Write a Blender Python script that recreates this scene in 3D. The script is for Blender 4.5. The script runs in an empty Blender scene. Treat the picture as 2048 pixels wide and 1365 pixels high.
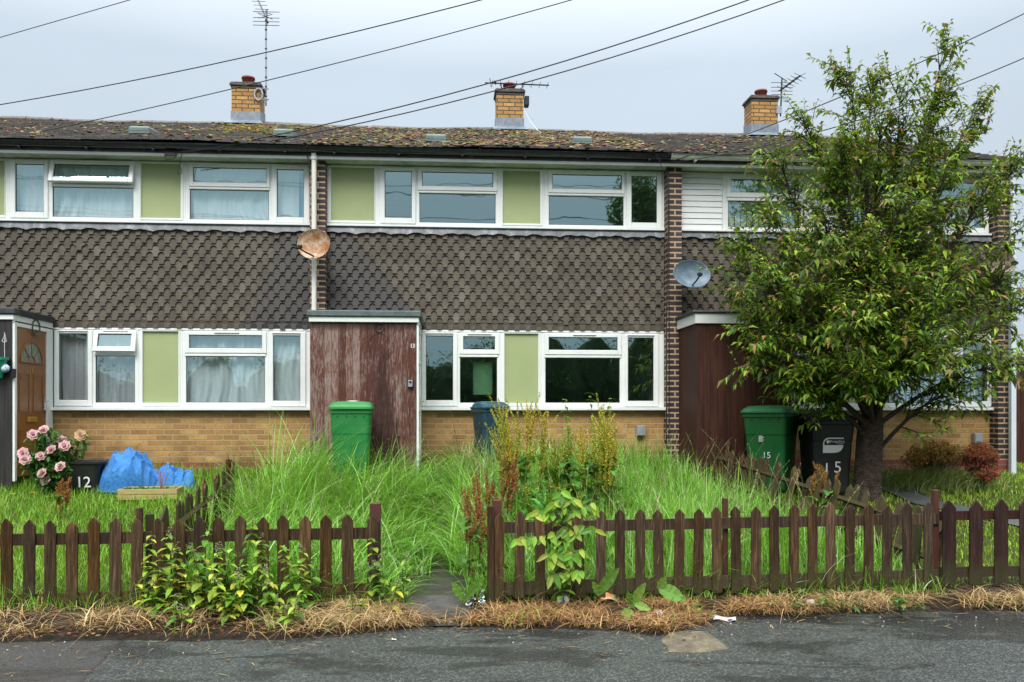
import bpy, math, random
import numpy as np
from mathutils import Vector, Matrix, noise
random.seed(7); RNG = np.random.default_rng(11)
scene = bpy.context.scene
COL = scene.collection
# ------------------------------------------------------------------ camera model (pixels of the 2048 wide photograph)
F = 1750.0; CX = 1024.0; HY = 821.0; PSI = math.radians(4.12); ZC = 0.86; D = 12.3
SN, CS = math.sin(PSI), math.cos(PSI)
def P(px, py, dep):
    a = (px - CX) / F * dep
    return Vector((SN * dep + CS * a, CS * dep - SN * a, ZC + (HY - py) / F * dep))
def PY(px, py, Y):
    a = (px - CX) / F
    return P(px, py, Y / (CS - SN * a))
def fx(px, Y=D): return PY(px, HY, Y).x
def gz(x, y):
    if y < 7.0: z = -0.765
    elif y < 7.2: z = -0.765 + (y - 7.0) / 0.2 * 0.09
    elif y < 12.3: z = -0.675 + (y - 7.2) / 5.1 * 0.675
    else: z = 0.0
    return z
gzv = np.vectorize(gz)
def G(px, py, dz=0.0):
    d = 4.0
    while d < 40:
        p = P(px, py, d)
        if p.z - gz(p.x, p.y) - dz <= 0: break
        d += 0.02
    return p
# ------------------------------------------------------------------ materials
def nt(name):
    m = bpy.data.materials.new(name); m.use_nodes = True
    t = m.node_tree; t.nodes.clear()
    out = t.nodes.new('ShaderNodeOutputMaterial'); b = t.nodes.new('ShaderNodeBsdfPrincipled')
    t.links.new(b.outputs[0], out.inputs[0])
    return m, t, b, out
class NT:
    def __init__(s, name):
        s.m, s.t, s.b, s.out = nt(name); s.tc = None
    def n(s, typ, **kw):
        x = s.t.nodes.new('ShaderNode' + typ)
        for k, v in kw.items():
            if k.startswith('i_'):
                key = k[2:]; key = int(key) if key.isdigit() else key.replace('_', ' ')
                s.put(x.inputs[key], v)
            else: setattr(x, k, v)
        return x
    def put(s, inp, v):
        if isinstance(v, bpy.types.NodeSocket): s.t.links.new(v, inp)
        elif isinstance(v, (tuple, list)) and inp.type == 'RGBA' and len(v) == 3: inp.default_value = (*v, 1)
        else: inp.default_value = v
    def obj(s):
        if not s.tc: s.tc = s.n('TexCoord')
        return s.tc.outputs['Object']
    def map(s, sc=(1, 1, 1), loc=(0, 0, 0)):
        return s.n('Mapping', i_Vector=s.obj(), i_Scale=sc, i_Location=loc).outputs[0]
    def noise(s, scale, detail=4, rough=.55, vec=None, dist=0):
        return s.n('TexNoise', i_Vector=vec if vec is not None else s.obj(), i_Scale=scale, i_Detail=detail, i_Roughness=rough, i_Distortion=dist).outputs[0]
    def ramp(s, fac, stops):
        r = s.n('ValToRGB', i_0=fac); e = r.color_ramp.elements
        while len(e) < len(stops): e.new(0.5)
        for el, (p, c) in zip(e, stops):
            el.position = p; el.color = (*c, 1) if isinstance(c, (tuple, list)) else (c, c, c, 1)
        return r.outputs[0]
    def mix(s, fac, a, b, blend='MIX'):
        x = s.n('Mix', data_type='RGBA', blend_type=blend)
        s.put(x.inputs[0], fac); s.put(x.inputs[6], a); s.put(x.inputs[7], b)
        return x.outputs[2]
    def math(s, op, a, b=0.0, c=None):
        x = s.n('Math', operation=op); s.put(x.inputs[0], a); s.put(x.inputs[1], b)
        if c is not None: s.put(x.inputs[2], c)
        return x.outputs[0]
    def mrange(s, v, a, b, c=0.0, d=1.0, smooth=True):
        x = s.n('MapRange', interpolation_type='SMOOTHSTEP' if smooth else 'LINEAR')
        s.put(x.inputs[0], v); s.put(x.inputs[1], a); s.put(x.inputs[2], b); s.put(x.inputs[3], c); s.put(x.inputs[4], d)
        return x.outputs[0]
    def sep(s, v=None):
        return s.n('SeparateXYZ', i_0=v if v is not None else s.obj()).outputs
    def island(s): return s.n('NewGeometry').outputs['Random Per Island']
    def orand(s): return s.n('ObjectInfo').outputs['Random']
    def hsv(s, col, h=.5, sat=1.0, v=1.0):
        return s.n('HueSaturation', i_Hue=h, i_Saturation=sat, i_Value=v, i_Color=col).outputs[0]
    def bump(s, h, dist=.01, strength=1.0):
        x = s.n('Bump', i_Height=h, i_Distance=dist, i_Strength=strength)
        s.t.links.new(x.outputs[0], s.b.inputs['Normal'])
    def fin(s, col=None, rough=None, spec=None, metal=None):
        if col is not None: s.put(s.b.inputs['Base Color'], col)
        if rough is not None: s.put(s.b.inputs['Roughness'], rough)
        if spec is not None: s.put(s.b.inputs['Specular IOR Level'], spec)
        if metal is not None: s.put(s.b.inputs['Metallic'], metal)
        return s.m
MATS = {}
def simple(name, c1, c2=None, rough=.5, scale=6, bump=0.0, bscale=60, spec=.5, metal=0, isl=0.0, orand=0.0, stretch=None):
    if name in MATS: return MATS[name]
    k = NT(name)
    v = k.map(stretch) if stretch else k.obj()
    col = c1
    if c2 is not None:
        col = k.ramp(k.noise(scale, 6, .62, v), [(.32, c1), (.68, c2)])
    if isl: col = k.hsv(col if c2 is not None else k.mix(0.0, c1, c1), v=k.mrange(k.island(), 0, 1, 1 - isl, 1 + isl, False))
    if orand: col = k.hsv(col if c2 is not None else k.mix(0.0, c1, c1), v=k.mrange(k.orand(), 0, 1, 1 - orand, 1 + orand, False))
    if bump: k.bump(k.noise(bscale, 4, .6, v), bump)
    MATS[name] = k.fin(col, rough, spec, metal)
    return MATS[name]
def attrmat(name, rough=.5, trans=.35, spec=.4, var=.25):
    k = NT(name)
    a = k.n('Attribute', attribute_name='Col').outputs[0]
    col = k.hsv(a, v=k.mrange(k.island(), 0, 1, 1 - var, 1 + var, False))
    k.fin(col, rough, spec)
    if trans:
        tr = k.n('BsdfTranslucent', i_Color=k.mix(.5, col, (.30, .42, .03), 'MIX'))
        mx = k.n('MixShader', i_0=trans, i_1=k.b.outputs[0], i_2=tr.outputs[0])
        k.t.links.new(mx.outputs[0], k.out.inputs[0])
    return k.m
# ------------------------------------------------------------------ mesh builder
ORG = {}
class MB:
    def __init__(s): s.v = []; s.f = []; s.m = []; s.c = []
    def add(s, vs, fs, mi=0, col=None):
        o = len(s.v); s.v.extend([tuple(p) for p in vs])
        for f in fs: s.f.append(tuple(i + o for i in f)); s.m.append(mi)
        if col is not None: s.c.extend([col] * len(vs))
    def box(s, x0, x1, y0, y1, z0, z1, mi=0, M=None, col=None):
        vs = [Vector(p) for p in ((x0,y0,z0),(x1,y0,z0),(x1,y1,z0),(x0,y1,z0),(x0,y0,z1),(x1,y0,z1),(x1,y1,z1),(x0,y1,z1))]
        if M: vs = [M @ v for v in vs]
        s.add(vs, [(0,3,2,1),(4,5,6,7),(0,1,5,4),(1,2,6,5),(2,3,7,6),(3,0,4,7)], mi, col)
    def ring(s, x0, x1, z0, z1, h, y0, y1, mi=0, M=None):
        a, b, c, d = h
        s.box(x0, a, y0, y1, z0, z1, mi, M); s.box(b, x1, y0, y1, z0, z1, mi, M)
        s.box(a, b, y0, y1, z0, c, mi, M); s.box(a, b, y0, y1, d, z1, mi, M)
    def tube(s, pts, r, n=6, mi=0, col=None, cap=True):
        pts = [Vector(p) for p in pts]
        rs = r if isinstance(r, (list, tuple)) else [r] * len(pts)
        vs = []; fs = []; prev = None
        for i, p in enumerate(pts):
            t = (pts[min(i + 1, len(pts) - 1)] - pts[max(i - 1, 0)])
            t = t.normalized() if t.length > 1e-9 else Vector((0, 0, 1))
            a = prev if prev is not None else (Vector((0, 0, 1)) if abs(t.z) < .9 else Vector((1, 0, 0)))
            u = t.cross(a).cross(t)
            u = u.normalized() if u.length > 1e-6 else t.orthogonal().normalized()
            prev = u; w = t.cross(u)
            for k in range(n):
                q = 2 * math.pi * k / n
                vs.append(p + (u * math.cos(q) + w * math.sin(q)) * rs[i])
        for i in range(len(pts) - 1):
            for k in range(n):
                k2 = (k + 1) % n
                fs.append((i * n + k, i * n + k2, (i + 1) * n + k2, (i + 1) * n + k))
        if cap: fs.append(tuple(range(n - 1, -1, -1))); fs.append(tuple((len(pts) - 1) * n + k for k in range(n)))
        s.add(vs, fs, mi, col)
    def loft(s, rings, mi=0, cap=True, col=None, close=True):
        n = len(rings[0]); vs = [p for r in rings for p in r]; fs = []
        for i in range(len(rings) - 1):
            for k in range(n if close else n - 1):
                k2 = (k + 1) % n
                fs.append((i * n + k, i * n + k2, (i + 1) * n + k2, (i + 1) * n + k))
        if cap: fs.append(tuple(range(n - 1, -1, -1))); fs.append(tuple((len(rings) - 1) * n + k for k in range(n)))
        s.add(vs, fs, mi, col)
    def lathe(s, prof, c=(0, 0, 0), n=16, mi=0, cap=True, M=None, col=None):
        c = Vector(c); rings = []
        for r, z in prof:
            ring = [Vector((r * math.cos(2*math.pi*k/n), r * math.sin(2*math.pi*k/n), z)) for k in range(n)]
            rings.append([(M @ p if M else p) + c for p in ring])
        s.loft(rings, mi, cap, col)
    def prism(s, poly, y0, y1, mi=0, M=None, col=None):       # poly in (x,z), extruded along y
        n = len(poly)
        vs = [Vector((x, y0, z)) for x, z in poly] + [Vector((x, y1, z)) for x, z in poly]
        if M: vs = [M @ v for v in vs]
        fs = [tuple(range(n)), tuple(range(2 * n - 1, n - 1, -1))] + [(i, i + n, (i + 1) % n + n, (i + 1) % n) for i in range(n)]
        s.add(vs, fs, mi, col)
    def leaf(s, p, d, up, L, W, droop=.3, col=(.1, .2, .03), fold=.15, mi=0):
        p = Vector(p); d = Vector(d).normalized(); r = d.cross(up)
        r = r.normalized() if r.length > 1e-5 else d.orthogonal().normalized()
        u = r.cross(d)
        m = p + d * L * .45 - u * W * fold
        t = p + d * L - Vector((0, 0, 1)) * L * droop
        s.add([p, m + r * W * .5 + u * W * fold, m, m - r * W * .5 + u * W * fold, t], [(0, 1, 2), (0, 2, 3), (1, 4, 2), (2, 4, 3)], mi, col)
    def bigleaf(s, p, d, up, L, W, droop=.35, col=(.1, .2, .03), fold=.12, n=6, wave=.0, serr=0.0, mi=0):
        p = Vector(p); d = Vector(d).normalized(); r = d.cross(up)
        r = r.normalized() if r.length > 1e-5 else d.orthogonal().normalized()
        u = r.cross(d); vs = []; fs = []
        for i in range(n + 1):
            t = i / n
            w = W * .5 * (math.sin(math.pi * min(1, t * .93 + .05)) ** .8) * (1 - .25 * t)
            if serr and 0 < i < n: w *= 1 + serr * (1 if i % 2 else -1)
            c = p + d * L * t - Vector((0, 0, 1)) * L * droop * t * t
            k = wave * W * math.sin(i * 2.3 + p.x * 40)
            vs += [c + r * w + u * (w * fold * 2 + k), c, c - r * w + u * (w * fold * 2 - k)]
        for i in range(n):
            a = i * 3
            fs += [(a, a + 3, a + 4, a + 1), (a + 1, a + 4, a + 5, a + 2)]
        s.add(vs, fs, mi, col)
    def blob(s, c, rx, ry, rz, mi=0, n=7, m=4, jit=.15, col=None, half=False):
        c = Vector(c); rings = []
        for j in range(m + 1):
            q = (math.pi * (.5 if half else 1)) * (j + (0.12 if j == 0 else 0)) / m if j < m or half else math.pi * .96
            rings.append([c + Vector((rx * math.sin(q) * math.cos(2*math.pi*k/n) * (1 + random.uniform(-jit, jit)), ry * math.sin(q) * math.sin(2*math.pi*k/n) * (1 + random.uniform(-jit, jit)), rz * math.cos(q))) for k in range(n)][::-1])
        s.loft(rings, mi, True, col)
    def build(s, name, mats, parent=None, smooth=False, org=None, bevel=0, local=False):
        mats = mats if isinstance(mats, (list, tuple)) else [mats]
        if parent is not None: o = ORG.get(parent.name, Vector((0, 0, 0)))
        elif org is not None: o = Vector(org)
        else:
            a = np.array(s.v); o = Vector(((a[:, 0].min() + a[:, 0].max()) / 2, (a[:, 1].min() + a[:, 1].max()) / 2, a[:, 2].min()))
        if local: o2 = Vector((0, 0, 0))
        else: o2 = o
        me = bpy.data.meshes.new(name)
        me.from_pydata([(x - o2.x, y - o2.y, z - o2.z) for x, y, z in s.v], [], s.f)
        for m in mats: me.materials.append(m)
        me.polygons.foreach_set('material_index', s.m)
        if smooth: me.polygons.foreach_set('use_smooth', [True] * len(s.f))
        if s.c and len(s.c) == len(s.v):
            ca = me.color_attributes.new('Col', 'FLOAT_COLOR', 'POINT')
            ca.data.foreach_set('color', np.array([(*c, 1.0) for c in s.c], dtype=np.float32).ravel())
        me.update()
        ob = bpy.data.objects.new(name, me); COL.objects.link(ob)
        if parent is not None:
            ob.parent = parent; ORG[ob.name] = o
        else:
            ob.location = o; ORG[ob.name] = o
        if bevel:
            b = ob.modifiers.new('bevel', 'BEVEL'); b.width = bevel; b.segments = 1; b.limit_method = 'ANGLE'
        return ob
def thing(name, label, cat, loc, group=None, rotz=0.0):
    o = bpy.data.objects.new(name, None); COL.objects.link(o); o.location = loc; o.rotation_euler = (0, 0, rotz)
    o.empty_display_size = .2
    o['label'] = label; o['category'] = cat
    if group: o['group'] = group
    ORG[o.name] = Vector(loc)
    return o
def tag(o, label, cat, group=None, kind=None):
    o['label'] = label; o['category'] = cat
    if group: o['group'] = group
    if kind: o['kind'] = kind
    return o
def struct(o): o['kind'] = 'structure'; return o
def blades(name, pos, h, w, ang, lean, cols, mat, seg=3, droop=.4):
    N = len(pos); up = np.array([0, 0, 1.0])
    d = np.stack([np.cos(ang), np.sin(ang), np.zeros(N)], 1)
    fa = ang + np.pi / 2 + RNG.uniform(-.9, .9, N)
    wv = np.stack([np.cos(fa), np.sin(fa), np.zeros(N)], 1)
    V = np.zeros((N, 2 * seg + 1, 3))
    for k in range(seg + 1):
        t = k / seg
        c = pos + up * (h * np.maximum(t * (1 - droop * lean * t), 0.02 * t))[:, None] + d * (h * lean * t ** 1.7)[:, None]
        ww = w * (1 - t) ** .6 * .5
        if k < seg:
            V[:, 2 * k] = c - wv * ww[:, None]; V[:, 2 * k + 1] = c + wv * ww[:, None]
        else: V[:, 2 * k] = c
    nv = 2 * seg + 1
    base = (np.arange(N) * nv)[:, None]
    tmpl = []
    for k in range(seg - 1): tmpl += [2*k, 2*k+1, 2*k+3, 2*k+2]
    tmpl += [2*(seg-1), 2*(seg-1)+1, 2*seg]
    loops = (base + np.array(tmpl)[None, :]).astype(np.int32).ravel()
    lt = np.tile(np.array([4] * (seg - 1) + [3]), N).astype(np.int32)
    ls = np.concatenate([[0], np.cumsum(lt)[:-1]]).astype(np.int32)
    me = bpy.data.meshes.new(name)
    o = V.reshape(-1, 3).mean(0); o[2] = V[..., 2].min()
    me.vertices.add(N * nv); me.vertices.foreach_set('co', (V.reshape(-1, 3) - o).astype(np.float32).ravel())
    me.loops.add(len(loops)); me.loops.foreach_set('vertex_index', loops)
    me.polygons.add(len(lt)); me.polygons.foreach_set('loop_start', ls); me.polygons.foreach_set('loop_total', lt)
    me.update(calc_edges=True); me.validate()
    ca = me.color_attributes.new('Col', 'FLOAT_COLOR', 'POINT')
    cc = np.repeat(np.concatenate([cols, np.ones((N, 1))], 1), nv, 0).astype(np.float32)
    ca.data.foreach_set('color', cc.ravel())
    me.materials.append(mat)
    ob = bpy.data.objects.new(name, me); COL.objects.link(ob); ob.location = o
    ob['kind'] = 'stuff'
    return ob
def lerpcol(a, b, t): return np.asarray(a)[None] * (1 - t)[:, None] + np.asarray(b)[None] * t[:, None]
def textmb(mb, txt, size, M, extrude=.001, mi=0, spacing=1.0):
    c = bpy.data.curves.new('txt', 'FONT'); c.body = txt; c.size = size; c.extrude = extrude; c.align_x = 'CENTER'; c.space_character = spacing
    o = bpy.data.objects.new('txt', c); COL.objects.link(o)
    dg = bpy.context.evaluated_depsgraph_get(); dg.update()
    me = bpy.data.meshes.new_from_object(o.evaluated_get(dg))
    mb.add([M @ v.co for v in me.vertices], [tuple(p.vertices) for p in me.polygons], mi)
    bpy.data.objects.remove(o); bpy.data.curves.remove(c); bpy.data.meshes.remove(me)
FACE = Matrix.Rotation(math.radians(90), 4, 'X')       # text plane -> upright, facing -Y
# ------------------------------------------------------------------ world, sun, camera
w = bpy.data.worlds.new('World'); scene.world = w; w.use_nodes = True
t = w.node_tree; t.nodes.clear()
wo = t.nodes.new('ShaderNodeOutputWorld'); bg = t.nodes.new('ShaderNodeBackground')
sky = t.nodes.new('ShaderNodeTexSky'); sky.sky_type = 'NISHITA'; sky.sun_disc = False
sky.sun_elevation = math.radians(48); sky.sun_rotation = math.radians(180); sky.air_density = 1.0; sky.dust_density = 6.0
hs = t.nodes.new('ShaderNodeHueSaturation'); hs.inputs['Saturation'].default_value = .25; hs.inputs['Value'].default_value = 1.0
t.links.new(sky.outputs[0], hs.inputs['Color'])
tc = t.nodes.new('ShaderNodeTexCoord'); sx = t.nodes.new('ShaderNodeSeparateXYZ'); t.links.new(tc.outputs['Generated'], sx.inputs[0])
cr = t.nodes.new('ShaderNodeValToRGB')
e = cr.color_ramp.elements
e[0].position = 0.0; e[0].color = (2.78, 3.24, 3.72, 1)
e[1].position = 1.0; e[1].color = (17.0, 17.4, 17.6, 1)
x = e.new(.36); x.color = (3.25, 3.8, 4.36, 1)
t.links.new(sx.outputs[2], cr.inputs[0])
nz = t.nodes.new('ShaderNodeTexNoise'); nz.inputs['Scale'].default_value = 2.2; nz.inputs['Detail'].default_value = 5
mpn = t.nodes.new('ShaderNodeMapping'); mpn.inputs['Scale'].default_value = (1, 1, 2.6)
t.links.new(tc.outputs['Generated'], mpn.inputs[0]); t.links.new(mpn.outputs[0], nz.inputs['Vector'])
mr = t.nodes.new('ShaderNodeMapRange'); mr.inputs[1].default_value = .3; mr.inputs[2].default_value = .7; mr.inputs[3].default_value = .95; mr.inputs[4].default_value = 1.05
t.links.new(nz.outputs[0], mr.inputs[0])
ml = t.nodes.new('ShaderNodeMix'); ml.data_type = 'RGBA'; ml.blend_type = 'MULTIPLY'; ml.inputs[0].default_value = 1
t.links.new(cr.outputs[0], ml.inputs[6]); t.links.new(mr.outputs[0], ml.inputs[7])
mx = t.nodes.new('ShaderNodeMix'); mx.data_type = 'RGBA'; mx.inputs[0].default_value = .93     # thick cloud over the clear sky
t.links.new(hs.outputs[0], mx.inputs[6]); t.links.new(ml.outputs[2], mx.inputs[7])
t.links.new(mx.outputs[2], bg.inputs[0]); bg.inputs[1].default_value = .1
t.links.new(bg.outputs[0], wo.inputs[0])
sl = bpy.data.lights.new('sun', 'SUN'); sl.energy = 1.5; sl.angle = math.radians(28); sl.color = (1, .97, .92)
so = bpy.data.objects.new('sun', sl); COL.objects.link(so); so.rotation_euler = (math.radians(42), 0, math.radians(-14)); so.location = (0, -5, 20)
cd = bpy.data.cameras.new('camera'); cam = bpy.data.objects.new('camera', cd); COL.objects.link(cam); scene.camera = cam
cam.location = (0, 0, ZC); cam.rotation_euler = (math.radians(90), 0, -PSI)
cd.sensor_width = 36; cd.lens = 36 * F / 2048; cd.shift_y = (HY - 682.5) / 2048; cd.clip_end = 500; cd.clip_start = .05
scene.view_settings.view_transform = 'Standard'; scene.view_settings.look = 'None'; scene.view_settings.exposure = 1.04; scene.view_settings.gamma = 1
scene.cycles.max_bounces = 8; scene.cycles.transparent_max_bounces = 16; scene.cycles.caustics_reflective = False; scene.cycles.caustics_refractive = False
# ------------------------------------------------------------------ shared materials
upvc = simple('white_upvc', (.76, .78, .77), (.68, .71, .69), .3, 3, spec=.5)
k = NT('fascia_board'); s_ = k.sep()
algae = k.math('MULTIPLY', k.mrange(k.noise(7, 5, .7, k.map((1, 1, 2))),   .5, .78), .4)
fasc = k.fin(k.mix(algae, (.72, .75, .73), (.30, .34, .24)), .4)
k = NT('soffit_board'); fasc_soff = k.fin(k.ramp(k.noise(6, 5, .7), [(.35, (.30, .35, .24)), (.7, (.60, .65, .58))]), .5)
gasket = simple('black_rubber', (.012, .012, .013), rough=.5)
k = NT('green_board'); c = k.ramp(k.noise(2.0, 5, .6), [(.3, (.285, .345, .155)), (.7, (.33, .385, .185))])
c = k.mix(k.mrange(k.noise(300, 2, .5), .62, .72, 0, .35), c, (.45, .5, .3))
k.bump(k.noise(350, 2), .0015); green_board = k.fin(c, .55)
def brickmat(name, c1, c2, mortar, dark, wet=False, mort=.009, bumpd=.004, off=(0, 0)):
    k = NT(name); s = k.sep()
    u = k.math('ADD', s[0], s[1]); v = k.n('CombineXYZ', i_0=u, i_1=s[2]).outputs[0]
    v = k.n('Mapping', i_Vector=v, i_Location=(off[0], off[1], 0)).outputs[0]
    br = k.n('TexBrick', i_Vector=v, i_Scale=1.0, i_Mortar_Size=mort, i_Mortar_Smooth=.25, i_Bias=0.0, i_Brick_Width=.225, i_Row_Height=.075, i_Color1=(0, 0, 0), i_Color2=(1, 1, 1), i_Mortar=(.5, .5, .5))
    rnd = br.outputs[0]; fac = br.outputs[1]
    c = k.mix(rnd, c1, c2)
    n1 = k.noise(28, 5, .7)
    c = k.mix(k.mrange(n1, .48, .72, 0, .8), c, dark)
    c = k.mix(k.mrange(k.noise(2.2, 4, .6), .35, .75, 0, .35), c, dark)
    n2 = k.noise(120, 3, .6)
    c = k.mix(k.mrange(n2, .4, .7, 0, .25), c, (min(1, c2[0] * 1.5), min(1, c2[1] * 1.5), min(1, c2[2] * 1.5)))
    c = k.mix(fac, c, mortar)
    rough = .75
    if wet:   # a damp patch low on the wall, where rain splashes from the ground
        wm = k.math('MULTIPLY', k.mrange(k.math('ADD', s[2], k.math('MULTIPLY', k.noise(3.0, 4), .7)), .45, .85, 1, 0), k.mrange(k.noise(.9, 3), .4, .56))
        c = k.mix(k.math('MULTIPLY', wm, .6), c, (.05, .025, .008)); rough = k.mrange(wm, 0, 1, .75, .35)
    h = k.math('ADD', k.math('MULTIPLY', fac, -1.0), k.math('MULTIPLY', k.noise(90, 4), .5))
    k.bump(h, bumpd)
    return k.fin(c, rough, .4)
brick_yellow = brickmat('yellow_brick', (.27, .135, .04), (.49, .285, .095), (.38, .29, .165), (.12, .06, .022), wet=True)
brick_dark = brickmat('dark_brick', (.022, .018, .022), (.05, .042, .048), (.44, .29, .175), (.012, .012, .016), mort=.012, off=(.0045, 0))
brick_chim = brickmat('chimney_brick', (.33, .17, .045), (.50, .29, .085), (.07, .05, .035), (.09, .05, .03))
brick_red = brickmat('red_brick', (.19, .045, .03), (.26, .07, .045), (.2, .12, .09), (.08, .03, .025))
# hung tiles: weathered brown-grey concrete, damp stain next to the party walls
k = NT('hung_tile'); s = k.sep(); isl = k.island()
c = k.ramp(k.noise(5, 6, .65), [(.3, (.058, .049, .037)), (.7, (.108, .092, .068))])
c = k.hsv(c, v=k.mrange(isl, 0, 1, .80, 1.2, False)); c = k.mix(k.mrange(isl, .986, .99, 0, .35), c, (.16, .155, .15))
c = k.mix(k.mrange(k.noise(150, 3, .6), .58, .75, 0, .3), c, (.05, .045, .035))
c = k.mix(k.mrange(k.noise(40, 3, .7), .68, .76, 0, .5), c, (.30, .30, .31))
tl = k.math('ADD', k.math('MULTIPLY', s[2], .82), s[0])      # stain runs down and outwards from the left party wall
tl = k.math('ADD', tl, k.math('MULTIPLY', k.noise(7, 4), .5))
wet1 = k.mrange(tl, 3.3, 3.6, 1, 0)
tr = k.math('ADD', k.math('SUBTRACT', k.math('MULTIPLY', s[0], 1.0), k.math('MULTIPLY', s[2], .40)), k.math('MULTIPLY', k.noise(7, 4), .5))
wet2 = k.mrange(tr, 3.35, 3.65, 0, 1)
hs_ = k.n('ObjectInfo').outputs['Color']; hsep = k.n('SeparateColor', i_0=hs_).outputs
wet = k.math('MAXIMUM', k.math('MULTIPLY', wet1, hsep[0]), k.math('MULTIPLY', wet2, hsep[1]))
c = k.mix(k.math('MULTIPLY', wet, .8), c, (.020, .019, .020))
k.bump(k.noise(200, 3), .0015)
hung_tile = k.fin(c, k.mrange(wet, 0, 1, .7, .5), .3)
k = NT('lead'); c = k.ramp(k.noise(7, 6, .7, k.map((1, 1, .4))), [(.3, (.045, .048, .055)), (.55, (.12, .13, .145)), (.75, (.36, .40, .44))])
lead_dark = k.fin(c, .5, .5)
k = NT('lead_light'); c = k.ramp(k.noise(9, 6, .7, k.map((1, 1, .5))), [(.3, (.09, .115, .15)), (.7, (.22, .26, .31))]); lead = k.fin(c, .45, .5)
k = NT('roof_tile'); isl = k.island()
c = k.ramp(k.noise(6, 6, .7), [(.3, (.014, .012, .012)), (.58, (.045, .036, .031)), (.74, (.14, .10, .065))])
c = k.hsv(c, v=k.mrange(isl, 0, 1, .5, 1.7, False)); k.bump(k.noise(60, 4), .004); roof_tile = k.fin(c, .42, .5)
moss_m = attrmat('moss', .9, 0, .1, .35)
k = NT('ridge_tile'); ridge_m = k.fin(k.ramp(k.noise(9, 5, .7), [(.3, (.05, .042, .042)), (.7, (.14, .12, .11))]), .5)
gut_black = simple('black_gutter', (.012, .014, .018), (.03, .034, .042), .22, 9, spec=.6)
k = NT('white_gutter'); s = k.sep(); gut_white = k.fin(k.mix(k.math('MULTIPLY', k.mrange(k.noise(14, 5, .7), .5, .75), .6), (.80, .82, .77), (.16, .17, .08)), .35)
pipe_white = simple('white_pipe', (.74, .72, .68), (.62, .60, .55), .3, 4)
pipe_grey = simple('pale_grey_pipe', (.62, .68, .74), (.55, .61, .67), .3, 4)
k = NT('glass')      # clear double glazing: reflective, faintly blue-green
fr = k.math('POWER', k.n('LayerWeight', i_Blend=.5).outputs[1], 5.0)
gl = k.n('BsdfGlossy', i_Color=(.70, .98, 1.0), i_Roughness=.012); tp = k.n('BsdfTransparent', i_Color=(.88, .96, .98))
k.bump(k.noise(1.2, 2), .006, .5); k.t.links.new(k.t.nodes['Bump'].outputs[0], gl.inputs['Normal'])
mxs = k.n('MixShader', i_0=k.math('ADD', k.math('MULTIPLY', fr, .6), .31), i_1=tp.outputs[0], i_2=gl.outputs[0]); k.t.links.new(mxs.outputs[0], k.out.inputs[0]); glass = k.m
def clothmat(name, c1, c2, tcol):
    k = NT(name); c = k.ramp(k.noise(3, 4, .6, k.map((4, 4, .6))), [(.3, c1), (.7, c2)])
    tr = k.n('BsdfTranslucent', i_Color=tcol); k.fin(c, .9, .1)
    mxs = k.n('MixShader', i_0=.15, i_1=k.b.outputs[0], i_2=tr.outputs[0]); k.t.links.new(mxs.outputs[0], k.out.inputs[0]); return k.m
net = clothmat('net_curtain', (.90, .92, .92), (.70, .75, .75), (.7, .8, .8))
blue_net = clothmat('blue_curtain', (.10, .32, .62), (.15, .42, .75), (.1, .3, .7))
pink_net = clothmat('grey_curtain', (.66, .62, .64), (.50, .50, .52), (.5, .5, .5))
blind_m = simple('blind_fabric', (.72, .76, .72), (.62, .67, .63), .8, 4)
room_m = simple('room_plaster', (.30, .30, .27), (.24, .24, .21), .9, 2)
k = NT('weathered_boards'); isl = k.island(); s = k.sep()
v = k.map((20, 20, 2.6)); n1 = k.noise(3.2, 10, .82, v)
c = k.mix(isl, (.062, .022, .017), (.135, .045, .030))
flake = k.math('ADD', n1, k.math('MULTIPLY', k.math('SUBTRACT', isl, .5), .14))
flake = k.math('ADD', flake, k.math('MULTIPLY', k.math('SUBTRACT', k.noise(1.6, 3), .5), .25))
c = k.mix(k.mrange(flake, .47, .60, 0, .8), c, (.27, .215, .195))
c = k.mix(k.mrange(k.noise(5, 8, .85, k.map((16, 16, 5))), .61, .64, 0, .85), c, (.46, .41, .37))
c = k.mix(k.mrange(k.noise(30, 4, .7, k.map((3, 3, .5))), .6, .75, 0, .6), c, (.05, .02, .015))
# soaked stains running down from the middle of the boards; plain darker band along the top
sd = k.math('ABSOLUTE', k.math('SUBTRACT', s[0], 1.06)); hh = k.math('SUBTRACT', 1.62, s[2])
wd = k.math('ADD', k.math('MULTIPLY', hh, .16), k.math('MULTIPLY', k.noise(5, 3, .6, k.map((6, 6, .4))), .30))
st = k.math('MULTIPLY', k.mrange(k.math('SUBTRACT', wd, sd), .10, .17), k.mrange(s[2], 1.70, 1.55))
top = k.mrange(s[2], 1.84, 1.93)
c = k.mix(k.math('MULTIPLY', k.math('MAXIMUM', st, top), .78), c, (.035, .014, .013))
k.bump(n1, .004); board_red = k.fin(c, k.mrange(st, 0, 1, .7, .45), .2)
k = NT('stained_boards'); isl = k.island(); n1 = k.noise(2.2, 7, .7, k.map((16, 16, 1)))
c = k.ramp(n1, [(.3, (.024, .009, .007)), (.7, (.075, .028, .018))]); c = k.hsv(c, v=k.mrange(isl, 0, 1, .75, 1.25, False)); k.bump(n1, .003); board_brown = k.fin(c, .55, .22)
board_black = simple('black_boards', (.012, .011, .012), (.035, .03, .03), .45, 2.2, .003, 4, stretch=(14, 14, 1), isl=.3)
k = NT('roof_felt'); felt = k.fin(k.ramp(k.noise(9, 5, .7), [(.3, (.045, .065, .065)), (.7, (.10, .14, .14))]), .6); 
felt_dark = simple('dark_felt', (.014, .016, .018), (.04, .045, .05), .55, 9)
k = NT('oak_door'); n1 = k.noise(2.4, 7, .65, k.map((20, 20, 1.4)), .6)
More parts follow.
